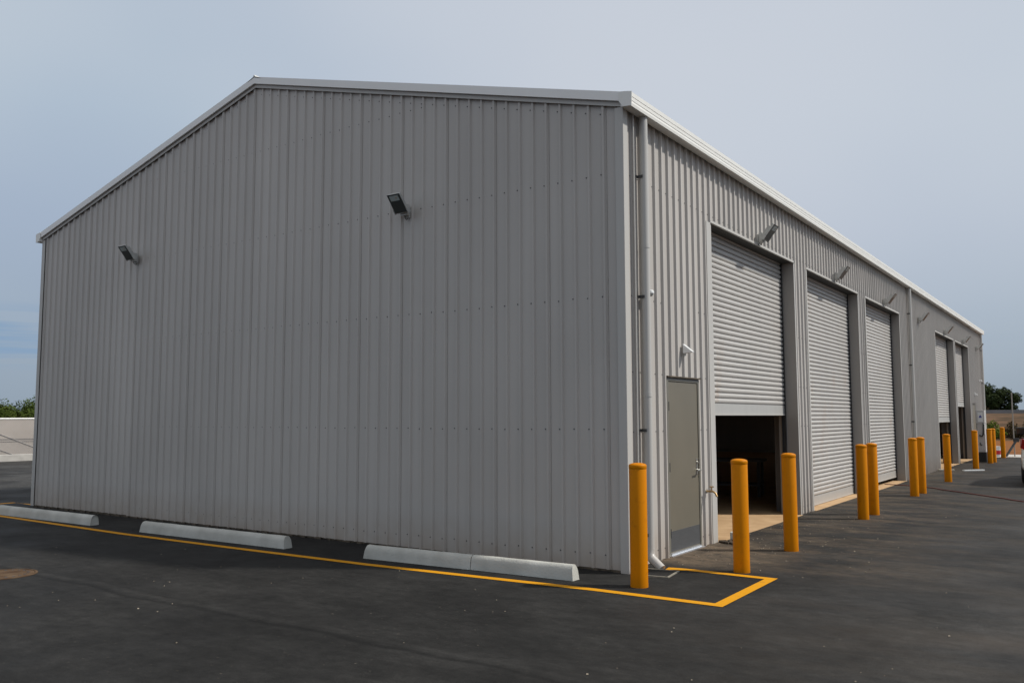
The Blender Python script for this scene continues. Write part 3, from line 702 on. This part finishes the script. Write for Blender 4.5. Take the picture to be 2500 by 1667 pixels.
for i, (loc, rz, lab) in enumerate(spots):
    o = fl0 if i == 0 else copy_tree(fl0)
    o.location = loc; o.rotation_euler = (0, 0, R(rz)); o['label'] = lab

# ------------------------------------------------------------------ cameras and sensors on the side wall
def dome(loc, lab):
    t = thing('dome_camera', lab, 'security camera', loc, group='white dome cameras on the side wall')
    b = MB(); b.box(0.0, 0.02, -0.025, 0.025, -0.03, 0.03); b.tube([(0.01, 0, 0), (0.05, 0, 0.018), (0.075, 0, 0.005)], 0.010, 10); b.build('arm', [M['white']], t)
    b = MB(); b.lathe([(0.012, 0.030), (0.034, 0.022), (0.042, 0.0), (0.042, -0.014), (0.034, -0.016)], (0.078, 0, -0.005), 20); b.build('shroud', [M['white']], t, smooth=True)
    b = MB(); b.lathe([(0.032, 0.0), (0.030, -0.014), (0.02, -0.028), (0.006, -0.034)], (0.078, 0, -0.021), 20); b.build('dome', [M['lampbody']], t, smooth=True)
dome((0.0, 0.490, 3.12), 'small white dome camera beside the nearest downpipe, above the entry door')
dome((0.0, 32.35, 3.14), 'tiny far white dome camera near the far end downpipe')
def wedge(loc, lab):
    t = thing('wedge_lamp', lab, 'wall light', loc, group='white wedge lights over the entry doors')
    b = MB(); b.prism([(0, 0, 0.045), (0.125, 0, -0.055), (0.125, 0, -0.062), (0.02, 0, -0.075), (0, 0, -0.075)], (0, -0.034, 0), (0, 0.034, 0)); b.build('housing', [M['white']], t, bevel=0.003)
    b = MB(); b.box(0.0, 0.022, -0.014, 0.014, -0.105, -0.075); b.build('sensor', [M['lampbody']], t)
wedge((0.0, 1.60, 2.545), 'white wedge shaped light above the nearer entry door')
wedge((0.0, 30.6, 2.56), 'tiny far white wedge light above the far entry door')

# tap
t = thing('tap', 'brass garden tap on the wall strip between entry door and first roller door', 'tap', (0.0, 2.235, 0.70))
b = MB(); b.lathe([(0.03, 0), (0.03, 0.012)], (0, 0, 0), 16)
for i, v in enumerate(b.v): b.v[i] = (v[2]-0.002, v[0], v[1])
b.build('flange', [M['chrome']], t)
b = MB(); b.tube([(0.0, 0, 0), (0.09, 0, 0.0), (0.125, 0.0, -0.02), (0.145, 0, -0.065)], [0.013, 0.014, 0.013, 0.015], 12); b.tube([(0.075, 0, 0), (0.075, 0, 0.055)], 0.009, 10)
b.build('spout', [M['brass']], t, smooth=True)
b = MB(); b.tube([(0.075, -0.032, 0.06), (0.075, 0.032, 0.06)], 0.007, 8); b.tube([(0.045, 0, 0.06), (0.105, 0, 0.06)], 0.007, 8); b.build('handle', [M['brass']], t, smooth=True)

# ------------------------------------------------------------------ bollards
BG = 'yellow bollards along the side wall'
def make_bollard():
    t = thing('bollard', 'x', 'bollard', group=BG)
    b = MB(); b.lathe([(0.0885, -0.03), (0.0885, 0.04), (0.0875, 0.06), (0.0878, 1.153), (0.0865, 1.156)], seg=48); b.build('sleeve', [M['bollard']], t, smooth=True, angle=50)
    b = MB(); b.lathe([(0.0865, 1.155), (0.0900, 1.160), (0.0900, 1.188), (0.086, 1.197), (0.072, 1.205), (0.05, 1.211), (0.025, 1.214), (0.004, 1.215)], seg=48); b.build('cap', [M['bollard']], t, smooth=True, angle=50)
    return t
bol = make_bollard()
BL = [((0.480, -0.724), 'nearest yellow bollard, standing inside the painted line before the shed corner'),
      ((1.039, 0.621), 'yellow bollard behind the painted box, between entry door and first roller door'),
      ((1.037, 2.401), 'yellow bollard before the far side of the half-raised first roller door'),
      ((1.016, 6.367), 'nearer bollard of the touching pair before the second roller door'),
      ((1.0135, 7.149), 'farther bollard of the touching pair before the second and third roller doors'),
      ((0.963, 11.211), 'nearer bollard of the pair in front of the middle downpipe'),
      ((0.976, 12.021), 'farther bollard of the pair in front of the middle downpipe'),
      ((0.9525, 15.928), 'lone bollard in front of the fourth roller door opening'),
      ((0.855, 22.415), 'lone bollard with a white strip lying at its foot'),
      ((0.886, 26.214), 'thicker looking front bollard beside the white cabinet, another right behind it'),
      ((0.918, 27.000), 'bollard mostly hidden behind the one beside the white cabinet'),
      ((0.881, 30.855), 'farthest bollard, just right of the red and white bucket')]
for i, ((x, y), lab) in enumerate(BL):
    o = bol if i == 0 else copy_tree(bol)
    o.location = (x, y, 0); o.rotation_euler = (R(rs.uniform(-.15, .15)), R(rs.uniform(-.15, .15)), rs.uniform(0, 6)); o['label'] = lab

# ------------------------------------------------------------------ wheel stops
def wheel_stop(p0, p1, lab, h=0.155, w=0.15, slant0=1, slant1=1):
    p0 = Vector((*p0, 0)); p1 = Vector((*p1, 0)); d = p1-p0; Ln = d.length
    mb = MB(); hs = [(0, 0), (0.013, 0.085), (0.018, 0.108), (0.026, 0.126), (0.037, 0.141), (0.050, 0.151), (0.064, h)]; sec = [(-w/2+a_, z_) for a_, z_ in hs]+[(w/2-a_, z_) for a_, z_ in hs[::-1]]
    st = frange(0, Ln, 0.1); rows = []
    for k, s_ in enumerate(st):
        row = []
        for (q, z) in sec:
            e = 0.0
            if k == 0: e = z*0.22*slant0
            if k == len(st)-1: e = -z*0.16*slant1
            j = rs.uniform(-0.0012, 0.0012)
            row.append((s_+e, q+j, z+j if z > 0.02 else -0.03))
        rows.append(row)
    i0 = len(mb.v); n_ = len(sec)
    for row in rows: mb.v += row
    for k in range(len(rows)-1):
        for q in range(n_-1): mb.f.append((i0+k*n_+q, i0+k*n_+q+1, i0+(k+1)*n_+q+1, i0+(k+1)*n_+q)); mb.m.append(0)
    mb.f.append(tuple(i0+q for q in range(n_))); mb.f.append(tuple(i0+(len(rows)-1)*n_+q for q in range(n_))); mb.m += [0, 0]
    o = mb.build('wheel_stop', [M['stop']], smooth=True, angle=28)
    o.location = p0; o.rotation_euler = (0, 0, math.atan2(d.y, d.x))
    tag(o, lab, 'wheel stop', 'concrete wheel stops along the end wall')
    return o
wheel_stop((-11.80, -1.10), (-8.80, -1.055), 'far left concrete wheel stop reaching the picture edge')
wheel_stop((-7.469, -1.060), (-4.378, -0.980), 'middle concrete wheel stop, between the far left one and the two butted ones')
wheel_stop((-3.030, -0.936), (-1.494, -0.842), 'concrete wheel stop half butted to the sunlit one, left of the joint', slant1=0)
wheel_stop((-1.486, -0.836), (-0.213, -0.772), 'rightmost concrete wheel stop, sunlit, nearest the corner bollard', slant0=0)

# ------------------------------------------------------------------ painted lines
def strip(name, pts, w, lift=0.004, m_='line', step=0.12, miter=True):
    pts = [Vector((*p, 0)) for p in pts]; mb = MB()
    nrm = []
    for i in range(len(pts)):
        a = (pts[i]-pts[i-1]).normalized() if i > 0 else None; b = (pts[i+1]-pts[i]).normalized() if i < len(pts)-1 else None
        if a is None: a = b
        if b is None: b = a
        t_ = (a+b).normalized(); nn = Vector((-t_.y, t_.x, 0)); nn /= max(0.35, nn.dot(Vector((-a.y, a.x, 0)))); nrm.append(nn)
    for i in range(len(pts)-1):
        n_ = max(1, int((pts[i+1]-pts[i]).length/step))
        for k in range(n_):
            q = []
            for t_ in (k/n_, (k+1)/n_):
                c = pts[i].lerp(pts[i+1], t_); nn = nrm[i].lerp(nrm[i+1], t_); wj = w/2
                q.append((c+nn*wj, c-nn*wj))
            f = [q[0][0], q[0][1], q[1][1], q[1][0]]
            mb.face([(v.x, v.y, gz(v.x, v.y)+lift) for v in f])
    o = mb.build(name, [M[m_]]); o['kind'] = 'structure'; return o
strip('road_marking', [(-13.0, 0.19), (-13.80, 0.17), (-13.78, -1.22), (-11.4, -1.275), (-7.46, -1.39), (-5.0, -1.36), (-2.64, -1.305), (0.18, -1.113), (1.445, -1.101), (1.432, 0.392), (0.25, 0.418)], 0.108)

# manhole cover
t = thing('manhole_cover', 'round rusty manhole cover caked in brown dirt set in the asphalt', 'manhole cover', (-5.50, -3.95, 0.004))
b = MB(); b.lathe([(0.34, -0.02), (0.34, 0.002), (0.315, 0.003), (0.315, -0.004), (0.31, -0.004)], seg=48); b.build('rim', [M['rust']], t)
b = MB(); b.lathe([(0.308, -0.02), (0.308, 0.001), (0.30, 0.003), (0.004, 0.004)], seg=48); lidc = b.build('lid', [M['rust']], t)
b = MB()
for k in range(22):
    a = k*2*math.pi/22; b.box(0.25*math.cos(a)-0.012, 0.25*math.cos(a)+0.012, 0.25*math.sin(a)-0.012, 0.25*math.sin(a)+0.012, 0.003, 0.0055)
b.build('vent_hole', [M['dark']], lidc)['kind'] = 'stuff'

# pit lid by the downpipe shoe
t = thing('drain_lid', 'square drain lid edged in pale sand under the downpipe shoe', 'drain cover', (0.31, 0.04, 0.0), R(8))
b = MB(); b.box(-0.17, 0.17, -0.19, 0.19, -0.04, 0.006); b.build('lid', [M['asphalt']], t)
b = MB()
for q in ((-0.19, 0.19, -0.21, -0.19), (-0.19, 0.19, 0.19, 0.21), (-0.19, -0.17, -0.19, 0.19), (0.17, 0.19, -0.19, 0.19)): b.box(q[0], q[1], q[2], q[3], -0.04, 0.009)
b.build('rim', [M['frost']], t)

# small block and debris behind the second bollard
o = MB().box(-0.05, 0.06, -0.06, 0.06, -0.01, 0.125).build('concrete_block', [M['stop']], bevel=0.008); o.location = (0.16, 2.78, 0); o.rotation_euler = (0, 0, 0.3)
tag(o, 'small grey concrete block half hidden behind the second bollard', 'block')
mb = MB()
for k in range(34):
    x, y, s_ = rs.uniform(-0.10, 0.16), rs.uniform(-0.13, 0.13), rs.uniform(0.012, 0.035)
    mb.box(-s_, s_, -s_*0.6, s_*0.6, 0, s_*0.9, Matrix.Translation((x, y, 0)) @ Matrix.Rotation(rs.uniform(0, 6), 4, 'Z') @ Matrix.Rotation(rs.uniform(-.5, .5), 4, 'X'))
o = mb.build('debris', [M['debris']]); o.location = (0.14, 2.60, 0.0); tag(o, 'heap of dark brown debris by the roller door jamb', 'debris', kind='stuff')

# scattered stones and crumbs on the asphalt near the doors
mb = MB()
for k in range(420):
    if k < 250: x, y = abs(rs.gauss(0, 0.9))+0.05, rs.uniform(0.6, 8)
    else: x, y = rs.uniform(-8, 5), rs.uniform(-6.5, -1.5) if rs.random() < .6 else rs.uniform(-1.5, 8)
    if x < 0.05 and y > -1.3: continue
    s_ = rs.uniform(0.003, 0.009)*(1.0 if k < 250 else 0.8)
    mb.box(-s_, s_, -s_*0.8, s_*0.8, -s_*0.4, s_*0.8, Matrix.Translation((x, y, gz(x, y))) @ Matrix.Rotation(rs.uniform(0, 6), 4, 'Z') @ Matrix.Rotation(rs.uniform(-.6, .6), 4, 'X'))
tag(mb.build('gravel', [mat('gravel_crumbs', (0.09, 0.07, 0.05), 0.9, col2=(0.34, 0.29, 0.22), vscale=1.7)]), 'loose crumbs of stone scattered over the asphalt', 'gravel', kind='stuff')

# dim bench standing inside behind the half-raised door
t = thing('work_bench', 'dim low bench inside the shed, seen under the half-raised first roller door', 'bench', (-3.2, 9.2, 0.004), R(12))
b = MB(); b.box(-1.6, 1.6, -0.35, 0.35, 0.72, 0.77); b.build('tabletop', [M['steel']], t)
for sx in (-1.5, 1.5):
    for sy in (-0.3, 0.3):
        b = MB(); b.box(sx-0.03, sx+0.03, sy-0.03, sy+0.03, 0, 0.72); b.build('leg', [M['dark']], t)
b = MB(); b.box(-1.5, 1.5, -0.3, 0.3, 0.22, 0.25); b.build('shelf', [M['steel']], t)

# red hose
hp = [(-0.20, 14.09), (0.25, 13.99), (0.55, 13.86), (0.83, 13.64), (1.03, 13.42), (1.21, 13.10), (1.38, 12.93), (1.9, 12.3), (2.35, 11.75), (2.56, 11.526), (2.75, 11.20), (2.954, 10.979), (3.4, 10.75), (4.2, 10.5)]
mb = MB(); mb.tube([(x, y, 0.012) for x, y in hp], 0.0105, 8); o = mb.build('hose', [M['hose']], smooth=True); tag(o, 'thin dark red hose snaking from the third roller door across the asphalt', 'hose')

# strips lying on the ground
def plank(a, b, w, lab, m_):
    a = Vector((*a, 0)); b = Vector((*b, 0)); d = b-a; mb = MB(); mb.box(0, d.length, -w/2, w/2, 0.0, 0.035)
    o = mb.build('plank', [M[m_]], bevel=0.003); o.location = (a.x, a.y, 0.003); o.rotation_euler = (0, 0, math.atan2(d.y, d.x)); tag(o, lab, 'plank', 'pale strips lying on the asphalt'); return o
plank((0.69, 20.85), (1.17, 21.40), 0.10, 'white strip lying at the foot of the lone far bollard', 'white')
plank((0.02, 20.75), (0.43, 20.95), 0.10, 'tan strip lying by the wall near the fourth roller door', 'timber')

# cabinet near the far doors
t = thing('pump_cabinet', 'tall narrow white cabinet with blue mark and black hose standing on a black base', 'cabinet', (0.46, 26.9, 0))
b = MB(); b.box(-0.01, 0.24, 0.0, 0.42, 0, 0.36); b.build('base', [M['black']], t, bevel=0.01)
b = MB(); b.box(0.0, 0.225, 0.0, 0.40, 0.36, 1.40); b.box(-0.03, 0.235, -0.03, 0.42, 1.40, 1.87); b.build('housing', [M['cabinet']], t, bevel=0.008)
b = MB(); b.box(0.02, 0.185, -0.034, -0.030, 1.45, 1.80); pn = b.build('panel', [M['white']], t)
b = MB(); b.prism([(0.055, -0.036, 1.60), (0.155, -0.036, 1.60), (0.135, -0.036, 1.67), (0.105, -0.036, 1.70), (0.075, -0.036, 1.66)], (0, 0, 0), (0, 0.0015, 0)); b.build('emblem', [M['blue']], pn)
b = MB(); b.tube([(0.20, -0.02, 1.40), (0.20, -0.07, 1.36), (0.19, -0.09, 1.2), (0.18, -0.08, 1.0), (0.13, -0.06, 0.93), (0.05, -0.03, 0.97)], 0.024, 10); b.build('hose', [M['black']], t, smooth=True)
b = MB(); b.box(-0.035, -0.012, -0.02, 0.02, 1.1, 1.86); b.build('edge_strip', [M['dark']], t)
b = MB(); b.box(0.05, 0.08, -0.02, 0.0, 0.62, 0.70); b.box(0.08, 0.12, -0.02, 0.0, 0.60, 0.64); b.build('latch', [M['dark']], t)

# bucket
t = thing('bucket', 'white plastic bucket with red label between the far bollards', 'bucket', (0.56, 32.0, 0.012))
b = MB(); b.lathe([(0.12, 0), (0.125, 0.03), (0.142, 0.36), (0.15, 0.365), (0.15, 0.385), (0.135, 0.385)], seg=24); b.build('pail', [M['white']], t, smooth=True)
b = MB(); b.lathe([(0.1315, 0.08), (0.1405, 0.24)], seg=24); b.build('label_band', [M['redplastic']], t, smooth=True)
b = MB(); b.lathe([(0.151, 0.385), (0.153, 0.40), (0.14, 0.405)], seg=24); b.build('lid', [M['white']], t, smooth=True)

# ------------------------------------------------------------------ parked car (its left rear corner shows at the picture's edge)
def car():
    t = thing('parked_car', 'white car facing away, only its left rear corner and mirror in the picture', 'car', (3.47, 15.25, 0))
    hw = 0.89
    st = [(0.0, 0.84, 0.48, 0.95), (0.10, 0.90, 0.42, 1.10), (0.5, 0.98, 0.30, 1.14), (2.0, 1.0, 0.26, 1.12), (3.3, 1.0, 0.28, 1.06), (4.1, 0.97, 0.34, 0.98), (4.55, 0.86, 0.42, 0.82)]
    b = MB(); rows = []
    for (y, f, z0, z1) in st:
        w_ = hw*f; rows.append([(-w_*0.90, y, z0), (-w_, y, z0+0.12), (-w_*1.0, y, (z0+z1)/2), (-w_*0.95, y, z1-0.05), (-w_*0.88, y, z1), (w_*0.88, y, z1), (w_*0.95, y, z1-0.05), (w_, y, (z0+z1)/2), (w_, y, z0+0.12), (w_*0.90, y, z0)])
    def loft(b, rows):
        i = len(b.v); n_ = len(rows[0])
        for r_ in rows: b.v += r_
        for k in range(len(rows)-1):
            for q in range(n_): j = (q+1) % n_; b.f.append((i+k*n_+q, i+k*n_+j, i+(k+1)*n_+j, i+(k+1)*n_+q)); b.m.append(0)
        b.f.append(tuple(i+q for q in range(n_))); b.f.append(tuple(i+(len(rows)-1)*n_+q for q in range(n_))); b.m += [0, 0]
    loft(b, rows); body = b.build('body', [M['whitepaint']], t, smooth=True, angle=40)
    b = MB(); loft(b, [[(-0.74*s, y, z0), (-0.74*s2, y, z1), (0.74*s2, y, z1), (0.74*s, y, z0)] for (y, z0, z1, s, s2) in ((0.12, 1.08, 1.18, 1.0, 0.98), (0.45, 1.10, 1.66, 1.05, 0.86), (1.2, 1.10, 1.74, 1.05, 0.84), (2.4, 1.08, 1.70, 1.05, 0.84), (3.25, 1.04, 1.12, 1.03, 0.96))])
    b.build('cabin_window', [M['glass']], body, smooth=True)
    b = MB(); loft(b, [[(-0.64, y, z), (-0.60, y, z+0.035), (0.60, y, z+0.035), (0.64, y, z)] for (y, z) in ((0.45, 1.665), (1.2, 1.745), (2.4, 1.70))]); b.build('roof', [M['whitepaint']], body)
    b = MB(); b.box(-0.80, 0.80, -0.06, 0.10, 0.42, 0.66); b.build('bumper', [M['whitepaint']], t, bevel=0.03)
    for s_ in (-1, 1):
        b = MB(); b.prism([(s_*0.62, 0, 0.86), (s_*0.76, 0, 0.86), (s_*0.855, 0.16, 0.90), (s_*0.855, 0.16, 1.11), (s_*0.80, 0.02, 1.13), (s_*0.66, 0.0, 1.08)], (0, -0.025, 0), (0, 0.10, 0)); b.build('tail_light', [M['redlens']], t, bevel=0.01)
        b = MB(); b.box(s_*0.90 if s_ > 0 else -1.12, 1.12 if s_ > 0 else -0.90, 2.55, 2.68, 1.17, 1.37); mr0 = b.build('mirror', [M['black']], t, bevel=0.03)
        b = MB(); b.box(s_*0.93 if s_ > 0 else -1.09, 1.09 if s_ > 0 else -0.93, 2.545, 2.549, 1.20, 1.34); b.build('mirror_glass', [M['glass']], mr0)
        for y in (0.85, 3.55):
            b = MB(); prof = [(0.20, -0.10), (0.32, -0.10), (0.345, -0.07), (0.345, 0.07), (0.32, 0.10), (0.20, 0.10)]
            b.lathe(prof, seg=28); b.v = [(s_*0.79+v[2], y+v[0], 0.345+v[1]) for v in b.v]; ty = b.build('wheel', [M['rubber']], t, smooth=True)
            b = MB(); b.lathe([(0.05, -0.102), (0.20, -0.09), (0.20, 0.09), (0.05, 0.102)], seg=20); b.v = [(s_*0.79+v[2], y+v[0], 0.345+v[1]) for v in b.v]; b.build('rim', [M['galv']], ty, smooth=True)
    return t
car()

# ------------------------------------------------------------------ left background: kerb, chain-link fence, beige slope
mb = MB(); mb.box(-31.25, -31.0, -40, 70, -0.05, 0.26); o = mb.build('low_wall', [M['kerb']], bevel=0.015); tag(o, 'long pale concrete kerb wall at the foot of the beige slope', 'wall')
t = thing('retaining_wall', 'beige sloped paving with diagonal joints behind the chain-link fence', 'retaining wall', (-31.4, 0, 0))
b = MB(); b.prism([(0.0, 0, 0.0), (0.0, 0, 0.22), (-0.85, 0, 1.66), (-1.6, 0, 1.68), (-1.6, 0, 0)], (0, -40, 0), (0, 70, 0)); b.build('slope_paving', [M['beige']], t)
def on_slope(y, z, lift): f = (z-0.22)/(1.66-0.22); return Vector((-0.85*f+lift*0.86, y, z+lift*0.5))
b = MB(); b2 = MB()
for k in range(-8, 14):
    yo = k*4.2
    for (ya, za, yb, zb) in ((7.0+yo, 1.52, 9.8+yo, 0.24), (6.9+yo, 0.86, 8.35+yo, 0.24)):
        pa, pb = on_slope(ya, za, 0.012), on_slope(yb, zb, 0.012); b.tube([pa, pb], 0.03, 6)
for z in (0.74,):
    b2.tube([on_slope(-39, z, 0.004), on_slope(69, z, 0.004)], 0.015, 6)
b.build('diagonal_joint', [M['joint']], t)['kind'] = 'stuff'; b2.build('level_joint', [M['djoint']], t)
b = MB(); b.box(-0.98, -0.80, -40, 70, 1.655, 1.70); b.build('coping', [M['joint']], t)
t = thing('chain_link_fence', 'galvanised chain-link fence in front of the beige slope', 'fence', (-31.12, 0, 0))
b = MB(); b.face([(0, -40, 0.26), (0, 70, 0.26), (0, 70, 1.66), (0, -40, 1.66)]); b.build('wire_mesh', [M['chain']], t, fix=False)
for k in range(12):
    b = MB(); b.tube([(0.02, -27.6+k*8.3, 0.25), (0.02, -27.6+k*8.3, 2.35)], 0.03, 8); b.build('post', [M['galv']], t, smooth=True)
b = MB(); b.tube([(0, -40, 1.66), (0, 70, 1.66)], 0.022, 6); b.build('top_rail', [M['galv']], t)

# ------------------------------------------------------------------ right background: dirt, bank, barrier, fence
mb = MB(); rows = []
bx = frange(-70, 110, 1.5); by = [(59.5, -0.08), (61.5, 0.12), (64, 0.45), (67.5, 0.95), (71, 1.45), (74.5, 1.86), (78, 1.90), (400, 1.90)]
for x in bx:
    rows.append([(x, y+rs.uniform(-.3, .3), z+(rs.uniform(-.08, .08) if 0.1 < z < 1.8 else 0)) for y, z in by])
i0 = 0; n_ = len(by)
for r_ in rows: mb.v += r_
for k in range(len(rows)-1):
    for q in range(n_-1): mb.f.append((k*n_+q, (k+1)*n_+q, (k+1)*n_+q+1, k*n_+q+1)); mb.m.append(0)
tag(mb.build('hill', [M['bank']], smooth=True, angle=80), kind='structure')
mb = MB(); mb.box(-70, 110, 75.2, 75.5, 1.75, 2.16); tag(mb.build('barrier_wall', [M['joint']]), 'long low pale concrete barrier on top of the bank', 'wall')
bpy.data.objects['barrier_wall'].data.materials[0] = mat('barrier_concrete', (0.20, 0.20, 0.205), 0.85, var=0.1, vscale=1)

t = thing('yard_fence', 'thin galvanised fence post and rail beyond the farthest bollard', 'fence', (1.17, 32.2, 0))
for k in range(6):
    b = MB(); b.tube([(k*3.0, 0, 0), (k*3.0, 0, 2.62)], 0.022, 8); b.build('post', [M['reveal']], t, smooth=True)
b = MB(); b.tube([(0, 0, 0.67), (15, 0, 0.67)], 0.016, 6); b.build('rail', [M['dark']], t)
o = MB(); o.tube([(0.90, 31.7, 0.02), (1.27, 32.10, 0.68)], 0.045, 8); o.box(1.15, 1.36, 32.04, 32.14, 0.60, 0.76); o = o.build('leaning_pipe', [M['dark']]); tag(o, 'dark pipe leaning against the thin fence post past the bucket', 'pipe')

# ------------------------------------------------------------------ vegetation
def foliage(blobs, n, leaf, seed, squash=0.8):
    rr = random.Random(seed); mb = MB()
    tot = sum(b[3]**2 for b in blobs)
    for (cx, cy, cz, r) in blobs:
        for _ in range(int(n*r*r/tot)):
            d = Vector((rr.gauss(0, 1), rr.gauss(0, 1), rr.gauss(0, 1))).normalized()
            bumpy = 1+0.18*math.sin(d.x*7+cx*3)*math.cos(d.z*6+cy)+0.1*math.sin(d.y*11+cz)
            rad = r*bumpy*(rr.random()**0.28); p = Vector((cx, cy, cz))+Vector((d.x*rad, d.y*rad, d.z*rad*squash))
            s_ = leaf*rr.uniform(0.5, 1.3); nrm = (d+Vector((rr.gauss(0, .5), rr.gauss(0, .5), rr.gauss(0, .5)+0.3))).normalized()
            u = nrm.orthogonal().normalized(); w = nrm.cross(u); a = rr.uniform(0, 6.28); u, w = u*math.cos(a)+w*math.sin(a), w*math.cos(a)-u*math.sin(a)
            mb.face([p-u*s_, p-w*s_*0.55, p+u*s_, p+w*s_*0.55])
    return mb
def tree(loc, blobs, n, leaf, seed, mname, lab, trunk_h, tr=0.2, group=None, cat='tree', name='broadleaf_tree'):
    t = thing(name, lab, cat, loc, group=group)
    mb = foliage(blobs, n, leaf, seed); mb.build('crown', [M[mname]], t, fix=False)
    tb = MB(); tb.tube([(0, 0, -0.3), (0.05, 0, trunk_h*0.5), (0, 0.05, trunk_h)], [tr, tr*0.8, tr*0.6], 8)
    for (cx, cy, cz, r) in blobs[:5]: tb.tube([(0, 0.03, trunk_h*0.7), (cx*0.5, cy*0.5, (trunk_h+cz)/2), (cx*0.9, cy*0.9, cz)], [tr*0.5, tr*0.3, tr*0.12], 6)
    tb.build('trunk', [M['bark']], t, smooth=True)
    return t
rr = random.Random(11)
# big tree at the right, on top of the bank
bl = [(-0.2, 0, 4.05, 1.5), (-2.4, 0.4, 3.7, 1.7), (2.1, 0, 3.5, 1.35), (3.6, 0.3, 3.0, 1.05), (-4.2, 0, 3.9, 1.4), (0.8, -0.5, 2.5, 1.6), (2.9, 0, 1.6, 1.15), (-1.8, -0.4, 1.8, 1.7), (-4.4, -0.2, 2.0, 1.6), (1.2, 0, 0.9, 1.1), (-0.6, -0.3, 0.8, 1.3), (3.4, 0.2, 0.8, 0.8), (-3.4, 0, 0.7, 1.2)]
tree((-10.6, 140, 1.3), bl, 26000, 0.15, 5, 'leaf_dark', 'big dark round tree behind the barrier, right of the far shed corner', 2.2, 0.3, name='broadleaf_tree')
tree((-14.8, 138, 1.4), [(0, 0, 1.2, 1.2), (1.3, 0, 0.8, 0.9), (1.6, 0, 1.4, 0.9), (2.6, 0, 0.6, 0.9), (3.8, 0, 1.0, 0.9)], 2600, 0.17, 8, 'leaf_brown', 'low brownish olive bush under the big dark tree', 0.8, 0.1, cat='bush', name='bush')
# left trees above the beige slope
for k, (y, x, h, r, mn, lab) in enumerate([
    (31.0, -82, 3.0, 2.3, 'leaf_olive', 'lower dark green tree at the very left edge above the beige slope'),
    (35.2, -84, 3.55, 2.4, 'leaf_olive', 'taller green tree touching the shed edge above the beige slope'),
    (39.6, -86, 3.6, 2.4, 'leaf_olive', 'green tree hidden behind the shed edge, farthest right above the slope'),
    (33.1, -88, 3.1, 2.2, 'leaf_dark', 'dark tree standing between the two green ones above the beige slope')]):
    c = h-r*0.72; bls = [(0, 0, c, r)]+[(rr.uniform(-1, 1)*r*0.7, rr.uniform(-1, 1)*r*0.8, c+rr.uniform(-0.35, 0.35)*r, r*rr.uniform(0.4, 0.6)) for _ in range(6)]
    tree((x, y, 0), bls, 12000, 0.11, 20+k, mn, lab, 1.2, 0.15, group='trees beyond the left fence')
# bushes at the foot of the bank
for k, (x, y, s_, mn, lab) in enumerate([
    (-2.45, 61.0, 1.0, 'leaf_bright', 'bright green bush at the foot of the bank, left of the farthest bollard'),
    (-3.6, 62.5, 1.3, 'leaf_olive', 'olive bush behind the bright green one beside the shed corner'),
    (-1.35, 62.0, 0.95, 'leaf_brown', 'brown dry bush behind the farthest bollard'),
    (-0.15, 61.6, 1.15, 'leaf_brown', 'tall brown shrub on the bank at the right edge behind the car mirror'),
    (1.6, 62.0, 1.0, 'leaf_olive', 'olive shrub on the bank past the right edge')]):
    bls = [(0, 0, 0.5*s_, 0.6*s_), (0.5*s_, 0, 0.35*s_, 0.42*s_), (-0.45*s_, 0.1, 0.4*s_, 0.45*s_), (0.1*s_, 0, 0.95*s_, 0.4*s_), (0.3*s_, -0.2, 0.2*s_, 0.4*s_)]
    tree((x, y, 0.08), bls, 1500, 0.07, 40+k, mn, lab, 0.4, 0.04, group='bushes at the foot of the bank', cat='bush', name='bush')
